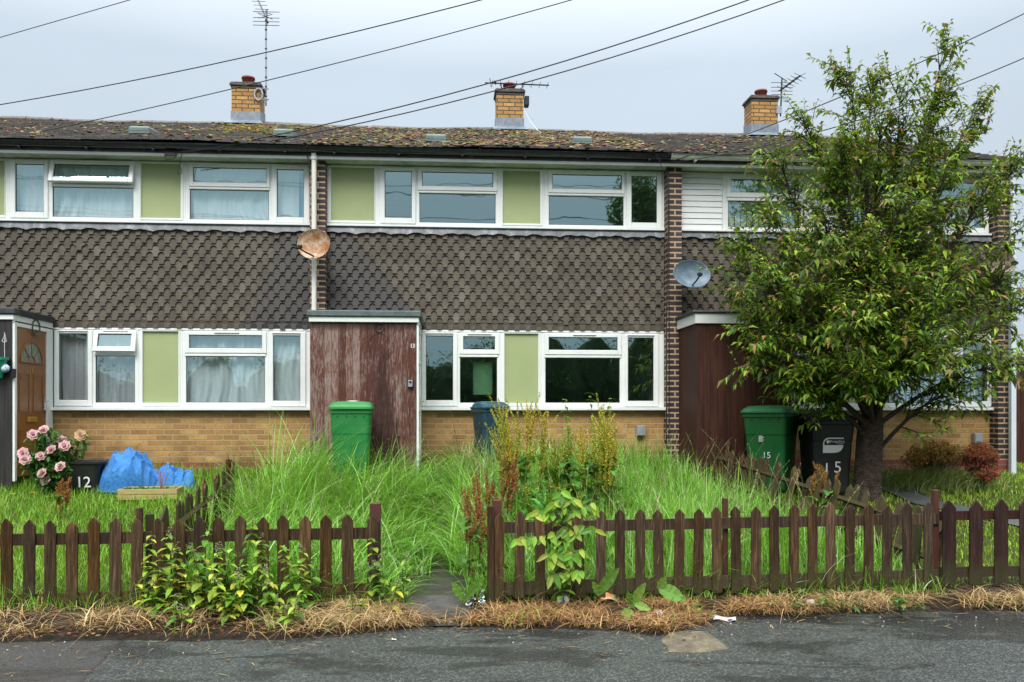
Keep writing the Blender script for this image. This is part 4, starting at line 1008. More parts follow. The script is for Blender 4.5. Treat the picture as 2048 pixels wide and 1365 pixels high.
# worn concrete patch set in the tarmac
k = NT('worn_concrete'); k.bump(k.noise(60, 5, .7), .004); conc = k.fin(k.ramp(k.noise(14, 7, .7), [(.3, (.045, .036, .022)), (.55, (.13, .11, .07)), (.75, (.25, .22, .15))]), .7)
m = MB(); pc = [onz(x, y, ZP) for x, y in ((1322, 1282), (1334, 1296), (1338, 1306), (1400, 1307), (1458, 1299), (1440, 1284), (1420, 1268), (1380, 1262), (1340, 1266))]
m.add([(a.x, a.y, ZP + .004) for a in pc] + [(a.x, a.y, ZP - .03) for a in pc], [tuple(range(8, -1, -1))] + [(i, (i + 1) % 9, (i + 1) % 9 + 9, i + 9) for i in range(9)]); struct(m.build('concrete_patch', conc))
# ------------------------------------------------------------------ picket fences
def woodmat(name, c1, c2, c3, foot=-.62):
    k = NT(name); s = k.sep(); r = k.orand(); v = k.n('Mapping', i_Vector=k.obj(), i_Scale=(22, 22, 1.3)).outputs[0]
    v = k.n('VectorMath', operation='ADD', i_0=v, i_1=k.n('CombineXYZ', i_0=k.math('MULTIPLY', r, 31), i_1=0.0, i_2=k.math('MULTIPLY', r, 17)).outputs[0]).outputs[0]
    n1 = k.noise(1.6, 6, .6, v, 1.2); wv = k.noise(5.0, 4, .6, v, .6)
    g = k.math('ADD', k.math('MULTIPLY', n1, .55), k.math('MULTIPLY', wv, .45))
    c = k.ramp(g, [(.34, c1), (.5, c2), (.66, c3)]); c = k.hsv(c, sat=k.mrange(r, 0, 1, .8, 1.15, False), v=k.mrange(k.math('FRACT', k.math('MULTIPLY', r, 7.3)), 0, 1, .65, 1.45, False))
    ft = k.math('MULTIPLY', k.mrange(k.math('ADD', s[2], k.math('MULTIPLY', k.noise(7, 4), .3)), .42, .20), .55)
    c = k.mix(ft, c, (.045, .048, .02)); k.bump(g, .004); return k.fin(c, .62, .18)
wood = woodmat('stained_picket', (.013, .0075, .0035), (.05, .028, .011), (.15, .085, .034))
wood_old = woodmat('weathered_picket', (.016, .009, .005), (.052, .030, .016), (.15, .09, .045))
wood_dark = woodmat('dark_picket', (.010, .005, .004), (.028, .012, .009), (.055, .027, .018))
wood_red = simple('red_post', (.05, .014, .010), (.085, .028, .017), .5, 3, .003, 6, stretch=(12, 12, 1))
def picket(par, base, top_h, wd, mat, yaw, tilt=0.0, lean=0.0, th=.018):
    M = Matrix.Translation(base) @ Matrix.Rotation(yaw, 4, 'Z') @ Matrix.Rotation(lean, 4, 'X') @ Matrix.Rotation(tilt, 4, 'Y')
    m = MB(); w2 = wd / 2; s = random.uniform(-.004, .004)
    m.prism([(-w2, 0), (w2, random.uniform(-.01, .01)), (w2 + s, top_h - wd * .52), (w2 * .12, top_h), (-w2 * .12, top_h + .002), (-w2 + s, top_h - wd * .5)][::1], -th / 2, th / 2, 0, M)
    return m.build('picket', mat, par, bevel=.003)
def fence(label, px, wpx, dep0, dep1, top, bot, mat, rails, posts, tops=None, sink=.0):
    n = len(px); x0, x1 = px[0], px[-1]
    dep = lambda x: dep0 + (dep1 - dep0) * (x - x0) / (x1 - x0)
    tp = lambda x: top[0] + (top[1] - top[0]) * (x - x0) / (x1 - x0); bt = lambda x: bot[0] + (bot[1] - bot[0]) * (x - x0) / (x1 - x0)
    a, b = P(x0, bt(x0), dep0), P(x1, bt(x1), dep1); yaw = math.atan2(b.y - a.y, b.x - a.x)
    t_ = thing('picket_fence', label, 'fence', tuple((a + b) / 2), 'picket fences round the front gardens')
    nrm = Vector((-math.sin(yaw), math.cos(yaw), 0))
    for i, x in enumerate(px):
        d = dep(x); p = P(x, bt(x) + random.uniform(-2, 5), d); h = (bt(x) - tp(x)) / F * d + random.uniform(-.008, .008)
        picket(t_, p, h, wpx / F * d, mat, yaw, random.gauss(0, .008), random.gauss(0, .006))
    for (y0, y1, xa, xb) in rails:        # rails behind the pickets: pixel heights at left and right, thickness
        ra, rb = P(xa, y0[0], dep(xa)) + nrm * .028, P(xb, y1[0], dep(xb)) + nrm * .028
        hh = (y0[1] - y0[0]) / F * dep0
        m = MB(); m.add([ra + nrm * s for s in (-.017, .017)] + [rb + nrm * s for s in (.017, -.017)] + [ra + nrm * s - Vector((0, 0, hh)) for s in (-.017, .017)] + [rb + nrm * s - Vector((0, 0, hh)) for s in (.017, -.017)], [(0, 1, 2, 3)[::-1], (4, 5, 6, 7), (0, 3, 7, 4), (1, 5, 6, 2), (0, 4, 5, 1), (3, 2, 6, 7)])
        m.build('rail', mat, t_)
    for (x, yt, wd, off, mt) in posts:
        d = dep(x); p = P(x, yt, d) + nrm * off; zb = gz(p.x, p.y) - .2; w2 = wd / F * d / 2
        m = MB(); M = Matrix.Translation((p.x, p.y, 0)) @ Matrix.Rotation(yaw, 4, 'Z'); m.box(-w2, w2, -w2, w2, zb, p.z, 0, M); m.build('post', mt, t_, bevel=.004)
    return t_
fence('dark picket fence left of the gap, with nettles along its foot', [14, 58, 101, 144, 187, 230, 273, 316, 358, 400, 442, 483, 525, 567, 609, 651, 697, 746], 23, 6.9, 7.05, (1041, 1029), (1221, 1205), wood,
      [((1070, 1093), (1056, 1078), -8, 748), ((1192, 1218), (1168, 1192), -8, 748)], [(749, 1008, 21, .07, wood_red), (272, 1018, 12, .07, wood_old)])
fence('longest picket fence, right of the gap, with a sapling growing in front', [998, 1039, 1080, 1119, 1160, 1201, 1240, 1280, 1318, 1357, 1396, 1435, 1473, 1512, 1549, 1587, 1625, 1662, 1699, 1737, 1774, 1815, 1857], 20, 7.05, 7.42, (1024, 1003), (1198, 1171), wood_old,
      [((1046, 1068), (1028, 1046), 990, 1880), ((1166, 1192), (1140, 1158), 990, 1880)], [(981, 1012, 13, -.01, wood_old), (996, 1002, 17, .08, wood_red), (1456, 998, 10, .07, wood_red), (1878, 981, 12, .06, wood_red)])
fence('darker wide picket fence at the right edge, in front of the mown lawn', [1898, 1951, 2002, 2053, 2105], 29, 7.42, 7.55, (1000, 996), (1168, 1165), wood_dark,
      [((1024, 1042), (1020, 1040), 1884, 2120), ((1136, 1156), (1132, 1152), 1884, 2120)], [])
def side_fence(label, pts, n, h, wd, mat, lean, leanvar, sink=0.0, railz=(.25, .62), tilt=0.0):
    A, B = Vector(pts[0]), Vector(pts[1]); yaw = math.atan2(B.y - A.y, B.x - A.x); nrm = Vector((-math.sin(yaw), math.cos(yaw), 0))
    t_ = thing('picket_fence', label, 'fence', tuple((A + B) / 2), 'picket fences round the front gardens')
    off = lambda z: -nrm * math.sin(lean) * z
    for i in range(n):
        p = A.lerp(B, (i + .5) / n); p.z = gz(p.x, p.y) - sink
        picket(t_, p, h + random.uniform(-.03, .02), wd, mat, yaw, random.gauss(0, .03) + tilt, lean + random.gauss(0, leanvar), .02)
    for z in railz:
        a, b = A.copy(), B.copy(); a.z = gz(a.x, a.y) - sink + z; b.z = gz(b.x, b.y) - sink + z
        mid = [a.lerp(b, i / 8) for i in range(9)]
        for q_ in mid: q_.z = gz(q_.x, q_.y) - sink + z * math.cos(lean)
        m = MB(); o = off(z) - nrm * .022
        m.tube([q_ + o for q_ in mid], .028, 4); m.build('rail', mat, t_)
    for i in (0.02, .98):
        p = A.lerp(B, i); p.z = gz(p.x, p.y); m = MB(); m.tube([p - Vector((0, 0, .2)) + nrm * .05, p + Vector((0, 0, h + .02)) + nrm * .05 + off(h)], .035, 4); m.build('post', mat, t_)
a = P(308, 1200, 7.05); b = P(470, 1000, 9.5)
side_fence('side picket fence between the lawn and tall grass, running to the houses', [(a.x, a.y, 0), (b.x + .0, b.y, 0)], 16, .66, .085, wood, 0, .03, 0.0, (.2, .48))
a = P(1862, 1150, 7.6); b = P(1420, 1000, 11.0)
side_fence('collapsed side fence leaning over by the tree trunk and bins', [(b.x, b.y, 0), (a.x, a.y, 0)], 27, .66, .085, wood_old, -.30, .10, .02, (.24, .50))
# ------------------------------------------------------------------ foliage materials
leaf_m = attrmat('leaf', .42, .30, .28, .3); grass_m = attrmat('grass_blade', .34, .34, .36, .4); straw_m = attrmat('straw', .8, .15, .2, .3); stem_m = attrmat('stem', .6, 0, .3, .2); petal_m = attrmat('petal', .6, .3, .2, .12); seed_m = attrmat('seed', .75, .2, .2, .35)
GR1, GR2, GR3 = (.085, .265, .014), (.27, .56, .07), (.48, .66, .30)
def rnd_in(n, x0, x1, y0, y1): return RNG.uniform(x0, x1, n), RNG.uniform(y0, y1, n)
def nz2(x, y, s, o=0.0): return np.array([noise.noise(Vector((a * s, b * s, o))) for a, b in zip(x, y)])
def place(x, y, dz=0): return np.stack([x, y, gzv(x, y) + dz], 1)
# tall uncut grass of the middle garden
n = 42000; x, y = rnd_in(n, -2.35, 4.3, 7.12, 11.9)
lx = np.interp(y, [7.1, 9.6, 12], [-2.28, -2.12, -1.75]); rx = np.interp(y, [7.1, 7.6, 11.0, 12], [4.2, 4.15, 3.15, 3.1])
pthx = -.13 + .12 * (y - 6.4) / 5.6
cl = nz2(x, y, 1.6); cl2 = nz2(x, y, .7, 5)
keep = (x > lx) & (x < rx) & (np.abs(x - pthx) > .09 + .09 * cl + np.where(y < 7.7, .15, 0)) & ~((x > -1.8) & (x < -.4) & (y > 11.15)) & ~((np.abs(x - 3.9) < .8) & (y > 10.4)) & (cl > -.55) & ~((np.abs(x - PY(704, HY, 10.7).x) < .3) & (np.abs(y - 10.7) < .3))
x, y, cl, cl2 = x[keep], y[keep], cl[keep], cl2[keep]; n = len(x)
left = x < -.1
h = np.where(left, .76, .68) * np.where(left & (x < -1.5) & (y > 8.6), 1.3, 1.0) * RNG.uniform(.55, 1.15, n) * (1 + .35 * cl)
h *= np.where(y < 7.7, .72, 1.0); h *= np.where(left & (x > -.75), .9, 1.0)
near_path = np.clip(1 - np.abs(x - pthx[keep]) / .8, 0, 1)
ang = np.where(left, RNG.normal(-.5, 1.25, n), RNG.normal(2.6, 1.8, n)) + cl2 * 2.6
short = RNG.random(n) < .5; h = np.where(short, h * RNG.uniform(.5, .85, n), h); h = np.where(left & (y > 9.3), h * 1.28, h); h = np.where(~left & (y > 9.6), h * 1.1, h); rb_ = np.interp(y, [7.1, 7.6, 11.0, 12], [4.2, 4.15, 3.15, 3.1]) - x; h = np.where(rb_ < .75, h * np.clip(.45 + rb_ * .75, .45, 1), h); lean = np.clip(np.where(left, RNG.normal(.68, .25, n), RNG.normal(.36, .22, n)) + near_path * .42 + np.where(short, .2, 0), .05, 1.3)
t = np.clip(RNG.uniform(0, 1, n) ** 1.2 * .8 + cl * .6 + .1, 0, 1)
cols = lerpcol(GR1, GR2, t); pale = RNG.random(n) < .13; cols[pale] = np.array(GR3) * RNG.uniform(.8, 1.2, (pale.sum(), 1)); dry = RNG.random(n) < .02; cols[dry] = (.36, .27, .12)  # pale blades put bright grass highlights into the colour
tag(blades('tall_grass', place(x, y), h, RNG.uniform(.008, .015, n), ang, lean, cols, grass_m, 5, .62), 'tall uncut grass flopping over the path in the middle garden', 'grass', kind='stuff')
# pale seed heads standing above it
def seedheads(name, xs, ys, hts, label, col=(.40, .33, .18), stalk=(.20, .26, .08)):
    m = MB()
    for X, Y, H in zip(xs, ys, hts):
        b_ = Vector((X, Y, gz(X, Y))); a_ = random.uniform(0, 6.28); ln = random.uniform(.08, .4) * H; d = Vector((math.cos(a_), math.sin(a_), 0))
        pts = [b_ + d * ln * (i / 6) ** 2.2 + Vector((0, 0, H * (i / 6) * (1 - .12 * i / 6))) for i in range(7)]
        m.tube(pts, [.0022] * 5 + [.0018, .001], 3, 0, stalk)
        cc = tuple(c * random.uniform(.75, 1.25) for c in col); ax = (pts[-1] - pts[-2]).normalized()
        for j in range(16):
            tt = j / 16; p_ = pts[-2].lerp(pts[-1], -.3 + 1.4 * tt); r_ = Vector((random.uniform(-1, 1), random.uniform(-1, 1), random.uniform(-.4, 1))).normalized()
            m.leaf(p_, (ax + r_ * .7), Vector((0, 0, 1)), .022, .007, .3, cc)
    return tag(m.build(name, seed_m), label, 'grass', kind='stuff')
N1 = 420; X = np.concatenate([RNG.uniform(-2.1, -.5, 110), RNG.uniform(.25, 3.6, N1 - 110)]); Y = np.concatenate([RNG.uniform(7.6, 11.2, 110), RNG.uniform(7.5, 11.6, N1 - 110)])
Hh = np.concatenate([RNG.uniform(.50, .78, 110), RNG.uniform(.55, .98, N1 - 110)])
seedheads('grass_seed_heads', X, Y, Hh, 'pale feathery seed heads standing above the tall grass')
X = RNG.normal(.35, .22, 90); Y = RNG.uniform(9.6, 11.3, 90); seedheads('path_seed_heads', X, Y, RNG.uniform(.55, .85, 90), 'whitish feathery seed heads right of the path by the teal bin', (.50, .42, .30))
# lawns of the two neighbours
n = 30000; x, y = rnd_in(n, -6.2, -1.7, 7.1, 12.2); lx = np.interp(y, [7.1, 9.6, 12.2], [-2.28, -2.12, -1.75]); keep = x < lx; x, y = x[keep], y[keep]; n = len(x); cl = nz2(x, y, 1.3, 2)
h = np.clip(.11 + .07 * cl + RNG.normal(0, .035, n), .03, .32) * np.where(y > 11.6, 1.6, 1); t = np.clip(RNG.uniform(0, 1, n) + cl * .4, 0, 1); cols = lerpcol((.10, .27, .014), (.27, .50, .05), t); dry = RNG.random(n) < .05; cols[dry] = (.30, .28, .10)
tag(blades('lawn_grass', place(x, y), h, RNG.uniform(.006, .011, n), RNG.uniform(0, 6.28, n), RNG.uniform(.1, .8, n), cols, grass_m, 3, .4), 'shaggy green lawn in front of the left house', 'grass', kind='stuff')
n = 40000; x, y = rnd_in(n, 2.9, 11.5, 7.2, 13.5); rx = np.interp(y, [7.1, 7.6, 11.0, 12], [4.3, 4.25, 3.25, 3.15]); keep = (x > rx) & ((y < 12.0) | (x > 8.3)); x, y = x[keep], y[keep]
fpx = np.array([q_[0] for q_ in fp]); fpy = np.array([q_[1] for q_ in fp]); dmin = np.array([np.min((fpx - a_) ** 2 + (fpy - b_) ** 2) for a_, b_ in zip(x, y)]); keep = dmin > .22 ** 2; x, y = x[keep], y[keep]; n = len(x); cl = nz2(x, y, 1.1, 8)
h = np.clip(.055 + .03 * cl + RNG.normal(0, .015, n), .02, .2); t = np.clip(RNG.uniform(0, 1, n) + cl * .5, 0, 1); cols = lerpcol((.15, .33, .014), (.38, .57, .05), t); dry = RNG.random(n) < .12; cols[dry] = (.33, .30, .09)
tag(blades('mown_grass', place(x, y), h, RNG.uniform(.006, .012, n), RNG.uniform(0, 6.28, n), RNG.uniform(.1, .9, n), cols, grass_m, 3, .4), 'short mown yellow green lawn at the right', 'grass', kind='stuff')
# cut grass heap and long grass by the orange shrubs
p = P(1860, 940, 11.4); n = 2600; x = RNG.normal(p.x, .42, n); y = RNG.normal(p.y + .1, .2, n); r2 = ((x - p.x) / .6) ** 2 + ((y - p.y) / .35) ** 2; pos = place(x, y); pos[:, 2] += .16 * np.exp(-r2) * RNG.uniform(0, 1, n)
cols = lerpcol((.05, .12, .03), (.20, .27, .07), RNG.uniform(0, 1, n)); dry = RNG.random(n) < .22; cols[dry] = (.46, .40, .18)
tag(blades('grass_heap', pos, RNG.uniform(.2, .42, n), RNG.uniform(.005, .009, n), RNG.normal(-.4, .9, n), RNG.uniform(.5, 1.1, n), cols, grass_m, 4, .62), 'flattened mound of long grass beside the orange shrubs', 'grass', kind='stuff')
# weeds between the fence pickets and along the path edges
n = 3600; x = np.concatenate([RNG.uniform(-4.5, -.6, 1200), RNG.uniform(.4, 4.2, 1800), RNG.normal(-.13, .33, 600)]); y = np.concatenate([RNG.uniform(7.06, 7.4, 3000), RNG.uniform(6.95, 11.8, 600)])
keep = (np.abs(x + .1) > .24); x, y = x[keep], y[keep]; n = len(x); cols = lerpcol(GR1, GR2, RNG.uniform(0, 1, n)); dry = RNG.random(n) < .25; cols[dry] = (.40, .28, .11)
tag(blades('fence_grass', place(x, y), RNG.uniform(.08, .32, n), RNG.uniform(.005, .010, n), RNG.uniform(0, 6.28, n), RNG.uniform(.2, .9, n), cols, grass_m, 3, .45), 'rough grass growing up behind the fence pickets', 'grass', kind='stuff')
# dead straw along the verge
def straw(name, label, n, xf, cols3, ht=(.0, .06), ln=(.10, .28)):
    x = xf(n); e = np.array([edgeY(a_) for a_ in x]); t = RNG.uniform(0, 1, n) ** .8; y = e - .03 + t * (7.0 - e + .12)
    z = np.maximum(gzv(x, y), ZP) + RNG.uniform(*ht, n) * np.sin(np.pi * np.clip(.15 + t * .8, 0, 1))
    cl = nz2(x, y, 2.6, 9); k_ = (cl > -.16) & ~((np.abs(x + .11) < .27) & (y > 6.62)); x, y, z = x[k_], y[k_], z[k_]; n = len(x)
    tt = RNG.uniform(0, 1, n); cols = lerpcol(cols3[0], cols3[1], tt); d_ = RNG.random(n) < .25; cols[d_] = cols3[2]
    return tag(blades(name, np.stack([x, y, z], 1), RNG.uniform(*ln, n), RNG.uniform(.004, .008, n), RNG.uniform(0, 6.28, n), RNG.uniform(1.0, 2.0, n), cols, straw_m, 4, .49), label, 'dead grass', kind='stuff')
ST = ((.40, .26, .11), (.66, .48, .25), (.18, .095, .04))
straw('straw_left', 'bleached straw along the foot of the left fence', 3400, lambda n: np.concatenate([RNG.uniform(-4.6, -1.7, n // 2), RNG.normal(-.75, .26, n - n // 2)]), ST)
straw('straw_middle', 'orange brown dead grass across the gap and along the middle fence', 7500, lambda n: np.concatenate([RNG.uniform(-.4, 2.0, n * 2 // 3), RNG.uniform(1.5, 3.2, n - n * 2 // 3)]), ((.34, .175, .065), (.56, .36, .16), (.13, .055, .025)), (.0, .05), (.06, .20))
straw('straw_right', 'bleached straw along the foot of the right fence', 2200, lambda n: RNG.uniform(2.6, 6.0, n), ST)
m = MB()
for _ in range(2200):
    X = random.uniform(-4.6, 5.6); e = edgeY(X); Y = e + abs(random.gauss(0, .28)) - .03
    if -.35 < X < .15 and Y > 6.7: continue
    z = max(gz(X, Y), ZP) + .03 + random.uniform(0, .03); a_ = random.uniform(0, 6.28)
    m.leaf((X, Y, z), (math.cos(a_), math.sin(a_), random.uniform(-.1, .4)), Vector((0, 0, 1)), random.uniform(.025, .06), random.uniform(.015, .035), .1, random.choice([(.16, .07, .03), (.09, .045, .025), (.30, .17, .07), (.05, .03, .02), (.12, .03, .025)]), .3)
tag(m.build('leaf_litter', straw_m), 'brown fallen leaves scattered on the soil verge', 'leaf litter', kind='stuff')

# grit, straw bits and specks washed onto the tarmac
m = MB()
for _ in range(520):
    X = random.uniform(-4.2, 5.6); Y = edgeY(X) - abs(random.gauss(0, .35)) - .01; a_ = random.uniform(0, 6.28); r_ = random.random()
    if r_ < .5: m.blob((X, Y, ZP), random.uniform(.003, .009), random.uniform(.003, .009), random.uniform(.003, .007), 0, 5, 3, .3, random.choice([(.10, .09, .07), (.2, .19, .16), (.05, .04, .03), (.45, .44, .40)]))
    elif r_ < .85: m.leaf((X, Y, ZP + .006), (math.cos(a_), math.sin(a_), .04), Vector((0, 0, 1)), random.uniform(.03, .14), .005, .0, random.choice([(.45, .30, .12), (.30, .17, .06), (.55, .42, .2)]))
    else: m.leaf((X, Y, ZP + .008), (math.cos(a_), math.sin(a_), .1), Vector((0, 0, 1)), random.uniform(.02, .05), random.uniform(.012, .025), .05, random.choice([(.14, .07, .03), (.07, .04, .02), (.22, .13, .05)]))
tag(m.build('grit', straw_m), 'grit, straw bits and crumbs washed onto the tarmac edge', 'grit', kind='stuff')
n = 900; x = RNG.uniform(-4.4, 5.4, n); e = np.array([edgeY(a_) for a_ in x]); y = e + RNG.uniform(-.03, .45, n); cl = nz2(x, y, 1.9, 21); k_ = (cl > .12) & (np.abs(x + .11) > .3); x, y = x[k_], y[k_]; n = len(x)
tag(blades('verge_grass', np.stack([x, y, np.maximum(gzv(x, y), ZP) + .02], 1), RNG.uniform(.05, .18, n), RNG.uniform(.005, .010, n), RNG.uniform(0, 6.28, n), RNG.uniform(.2, 1.0, n), lerpcol(GR1, GR2, RNG.uniform(0, 1, n)), grass_m, 3, .45), 'small green grass tufts sprouting on the soil verge', 'grass', kind='stuff')
# ------------------------------------------------------------------ the tree
def cmul(c, lo=.75, hi=1.25):
    f = random.uniform(lo, hi); return tuple(v * f for v in c)
def rv(): return Vector((random.gauss(0, 1), random.gauss(0, 1), random.gauss(0, 1))).normalized()
def sm_path(pts, n=8):
    pts = [Vector(p) for p in pts]; out = []
    for i in range(len(pts) - 1):
        a = pts[max(i - 1, 0)]; b = pts[i]; c = pts[i + 1]; d = pts[min(i + 2, len(pts) - 1)]
        for j in range(n):
            t = j / n; out.append(.5 * ((2 * b) + (c - a) * t + (2 * a - 5 * b + 4 * c - d) * t * t + (3 * b - a - 3 * c + d) * t ** 3))
    out.append(pts[-1]); return out
TD = 10.75
base = P(1735, 990, TD); tree = thing('cherry_tree', 'bushy leafy tree with thick ringed trunk in front of the end house', 'tree', (base.x, base.y, gz(base.x, base.y)))
fork = P(1742, 838, TD)
tb = MB(); bz = gz(base.x, base.y)
path = sm_path([(base.x, base.y, bz - .1), (base.x, base.y, bz + .05), P(1737, 940, TD), P(1740, 890, TD), fork], 5); n = len(path)
rad = [.29, .225, .19, .18, .175, .17] + [.165 - .02 * i / (n - 6) for i in range(n - 6)]
rings = []; nn = 22
for i, (p, r) in enumerate(zip(path, rad)):
    rings.append([p + Vector((math.cos(2*math.pi*k/nn), math.sin(2*math.pi*k/nn), 0)) * r * (1 + .07 * noise.noise(Vector((math.cos(2*math.pi*k/nn) * 2.2, math.sin(2*math.pi*k/nn) * 2.2, p.z * 3))) + .04 * math.sin(k * 2 * math.pi / nn * 5)) for k in range(nn)])
tb.loft(rings)
ENDS = [(1888, 95, 0.1), (1700, 140, .2), (1800, 190, -.5), (1615, 250, -.2), (1955, 215, .3), (1745, 170, .5), (1560, 330, .3), (1500, 490, -.3), (1475, 590, .3), (1525, 705, -.7), (2030, 340, .2), (2025, 470, -.5), (2030, 620, .3), (1985, 735, -.5),
        (1640, 470, -1.1), (1800, 420, -1.3), (1900, 560, -1.2), (1700, 640, -1.4), (1830, 720, -1.1), (1600, 770, -.6), (1905, 790, -.4), (1750, 340, .9), (1650, 540, 1.1), (1870, 450, 1.1), (1950, 600, .9), (1840, 300, .2), (1680, 300, -.4), (1580, 620, -.2), (1780, 560, -1.0), (1490, 540, .1), (1550, 430, -.4), (1540, 650, .3), (1510, 640, -.5), (1960, 400, -.3), (2010, 560, -.2), (1960, 680, -.8), (1560, 560, -.9), (1850, 640, -1.4), (1660, 340, .1), (1850, 250, .3), (1760, 260, -.2), (1570, 760, -.2), (1640, 400, .6), (1900, 330, -.5), (1720, 760, -1.1)]
limbs = []; twigs = MB(); leaves = []
for (px, py, dz) in ENDS:
    e = P(px, py, TD + dz); low = py > 690
    s = P(1742 + random.uniform(-14, 14), random.uniform(838, 880) if low else random.uniform(790, 850), TD + random.uniform(-.08, .08))
    if (px, py) == (1905, 790): s = P(1752, 905, TD)
    v = e - s; m1 = s + Vector((v.x * .22, v.y * .22, v.z * .38)) + rv() * .06; m2 = s + Vector((v.x * .6, v.y * .6, v.z * .72)) + rv() * .10
    if low: m1 = s + v * .35 + Vector((0, 0, .10)); m2 = s + v * .7 + Vector((0, 0, .12))
    pth_ = sm_path([s, m1, m2, e], 8); L = v.length; r0 = .012 + .0078 * L if not low else .02 + .010 * L
    n = len(pth_); twigs.tube(pth_, [max(.004, r0 * (1 - i / (n - 1)) ** .9) for i in range(n)], 8)
    limbs.append((pth_, L, low))
OUTC = P(1745, 500, TD)
def add_twig(p, d, L, tip, lf):
    d = d.normalized(); pts = [p]
    for i in range(3):
        d = (d + rv() * .18 + Vector((0, 0, .05))).normalized(); pts.append(pts[-1] + d * L / 3)
    twigs.tube(pts, [.005, .004, .003, .0015], 4, cap=False)
    nl = max(4, int(L / .026 * lf)); sd = 1
    for i in range(nl):
        t = (i + .5) / nl; k_ = min(2, int(t * 3)); q_ = pts[k_].lerp(pts[k_ + 1], t * 3 - k_)
        side = d.cross(Vector((0, 0, 1))); side = side.normalized() if side.length > .01 else Vector((1, 0, 0)); sd = -sd
        ld = (side * sd * random.uniform(.6, 1.2) + d * random.uniform(.3, 1.0) + rv() * .45 + Vector((0, 0, -.15)))
        leaves.append((q_, ld, t, tip))
    leaves.append((pts[-1], d, 1.0, tip))
for pth_, L, low in limbs:
    n = len(pth_); nsec = int(9 + L * 7.6)
    for j in range(nsec):
        t = random.uniform(.22 if not low else .3, 1.0); i = min(n - 2, int(t * (n - 1))); p = pth_[i].lerp(pth_[i + 1], t * (n - 1) - i); ax = (pth_[i + 1] - pth_[i]).normalized()
        out = (p - Vector((OUTC.x, OUTC.y, p.z))); out = out.normalized() if out.length > .05 else rv()
        rel = max(0, (p.z - fork.z) / 4.2)
        d = (rv() * .75 + out * .55 + ax * .45 + Vector((0, 0, .35 * rel + .05))).normalized()
        SL = random.uniform(.28, .62) * (1.0 - .25 * rel) * (1 - .25 * t)
        pts = [p]; dd = d
        for q_ in range(4):
            dd = (dd + rv() * .16 + Vector((0, 0, .06))).normalized(); pts.append(pts[-1] + dd * SL / 4)
        twigs.tube(pts, [.010, .008, .006, .004, .003], 5, cap=False)
        lf = 1.15 if rel > .6 else 1.0
        for q_ in range(1, 5):
            add_twig(pts[q_], dd + rv() * .8, random.uniform(.14, .26), q_ == 4, lf)
    add_twig(pth_[-1], (pth_[-1] - pth_[-3]), .28, True, 1.2); add_twig(pth_[-2], (pth_[-1] - pth_[-3]) + rv() * .4, .22, True, 1)
lm = MB(); print('tree leaves', len(leaves))
for q_, ld, t, tip in leaves:
    rel = (q_.z - fork.z) / 4.4; r_ = random.random()
    c = random.choice([(.030, .085, .008), (.075, .175, .014), (.15, .265, .020), (.25, .36, .032)])
    out = math.hypot(q_.x - OUTC.x, q_.y - OUTC.y)
    if t > .75 and tip and r_ < .55: c = random.choice([(.24, .26, .03), (.30, .19, .05), (.34, .17, .08), (.20, .25, .03)])
    elif r_ < .05 + .10 * max(0, rel): c = random.choice([(.26, .08, .035), (.20, .13, .03), (.34, .20, .11)])
    Lf = random.uniform(.05, .125)
    lm.leaf(q_, ld, Vector((random.gauss(0, .3), random.gauss(0, .3) - .15, 1)), Lf, Lf * random.uniform(.34, .48), random.uniform(.2, .7), cmul(c, .7, 1.3), .16)
k = NT('bark'); s = k.sep(); rg = k.noise(3.0, 6, .7, k.map((3, 3, 22)), .8)
nb = k.noise(14, 6, .7); c = k.ramp(k.math('ADD', k.math('MULTIPLY', rg, .6), k.math('MULTIPLY', nb, .45)), [(.3, (.016, .011, .008)), (.5, (.075, .05, .036)), (.68, (.21, .15, .11))]); k.bump(k.math('ADD', k.math('MULTIPLY', rg, 1.5), nb), .035); bark = k.fin(c, .75, .3)
twig_m = simple('twig_bark', (.03, .02, .016), (.06, .04, .03), .7, 20)
tr = tb.build('trunk', bark, tree, smooth=True); tw = twigs.build('branches', twig_m, tree); tw['kind'] = 'stuff'; lo = lm.build('crown', leaf_m, tree)
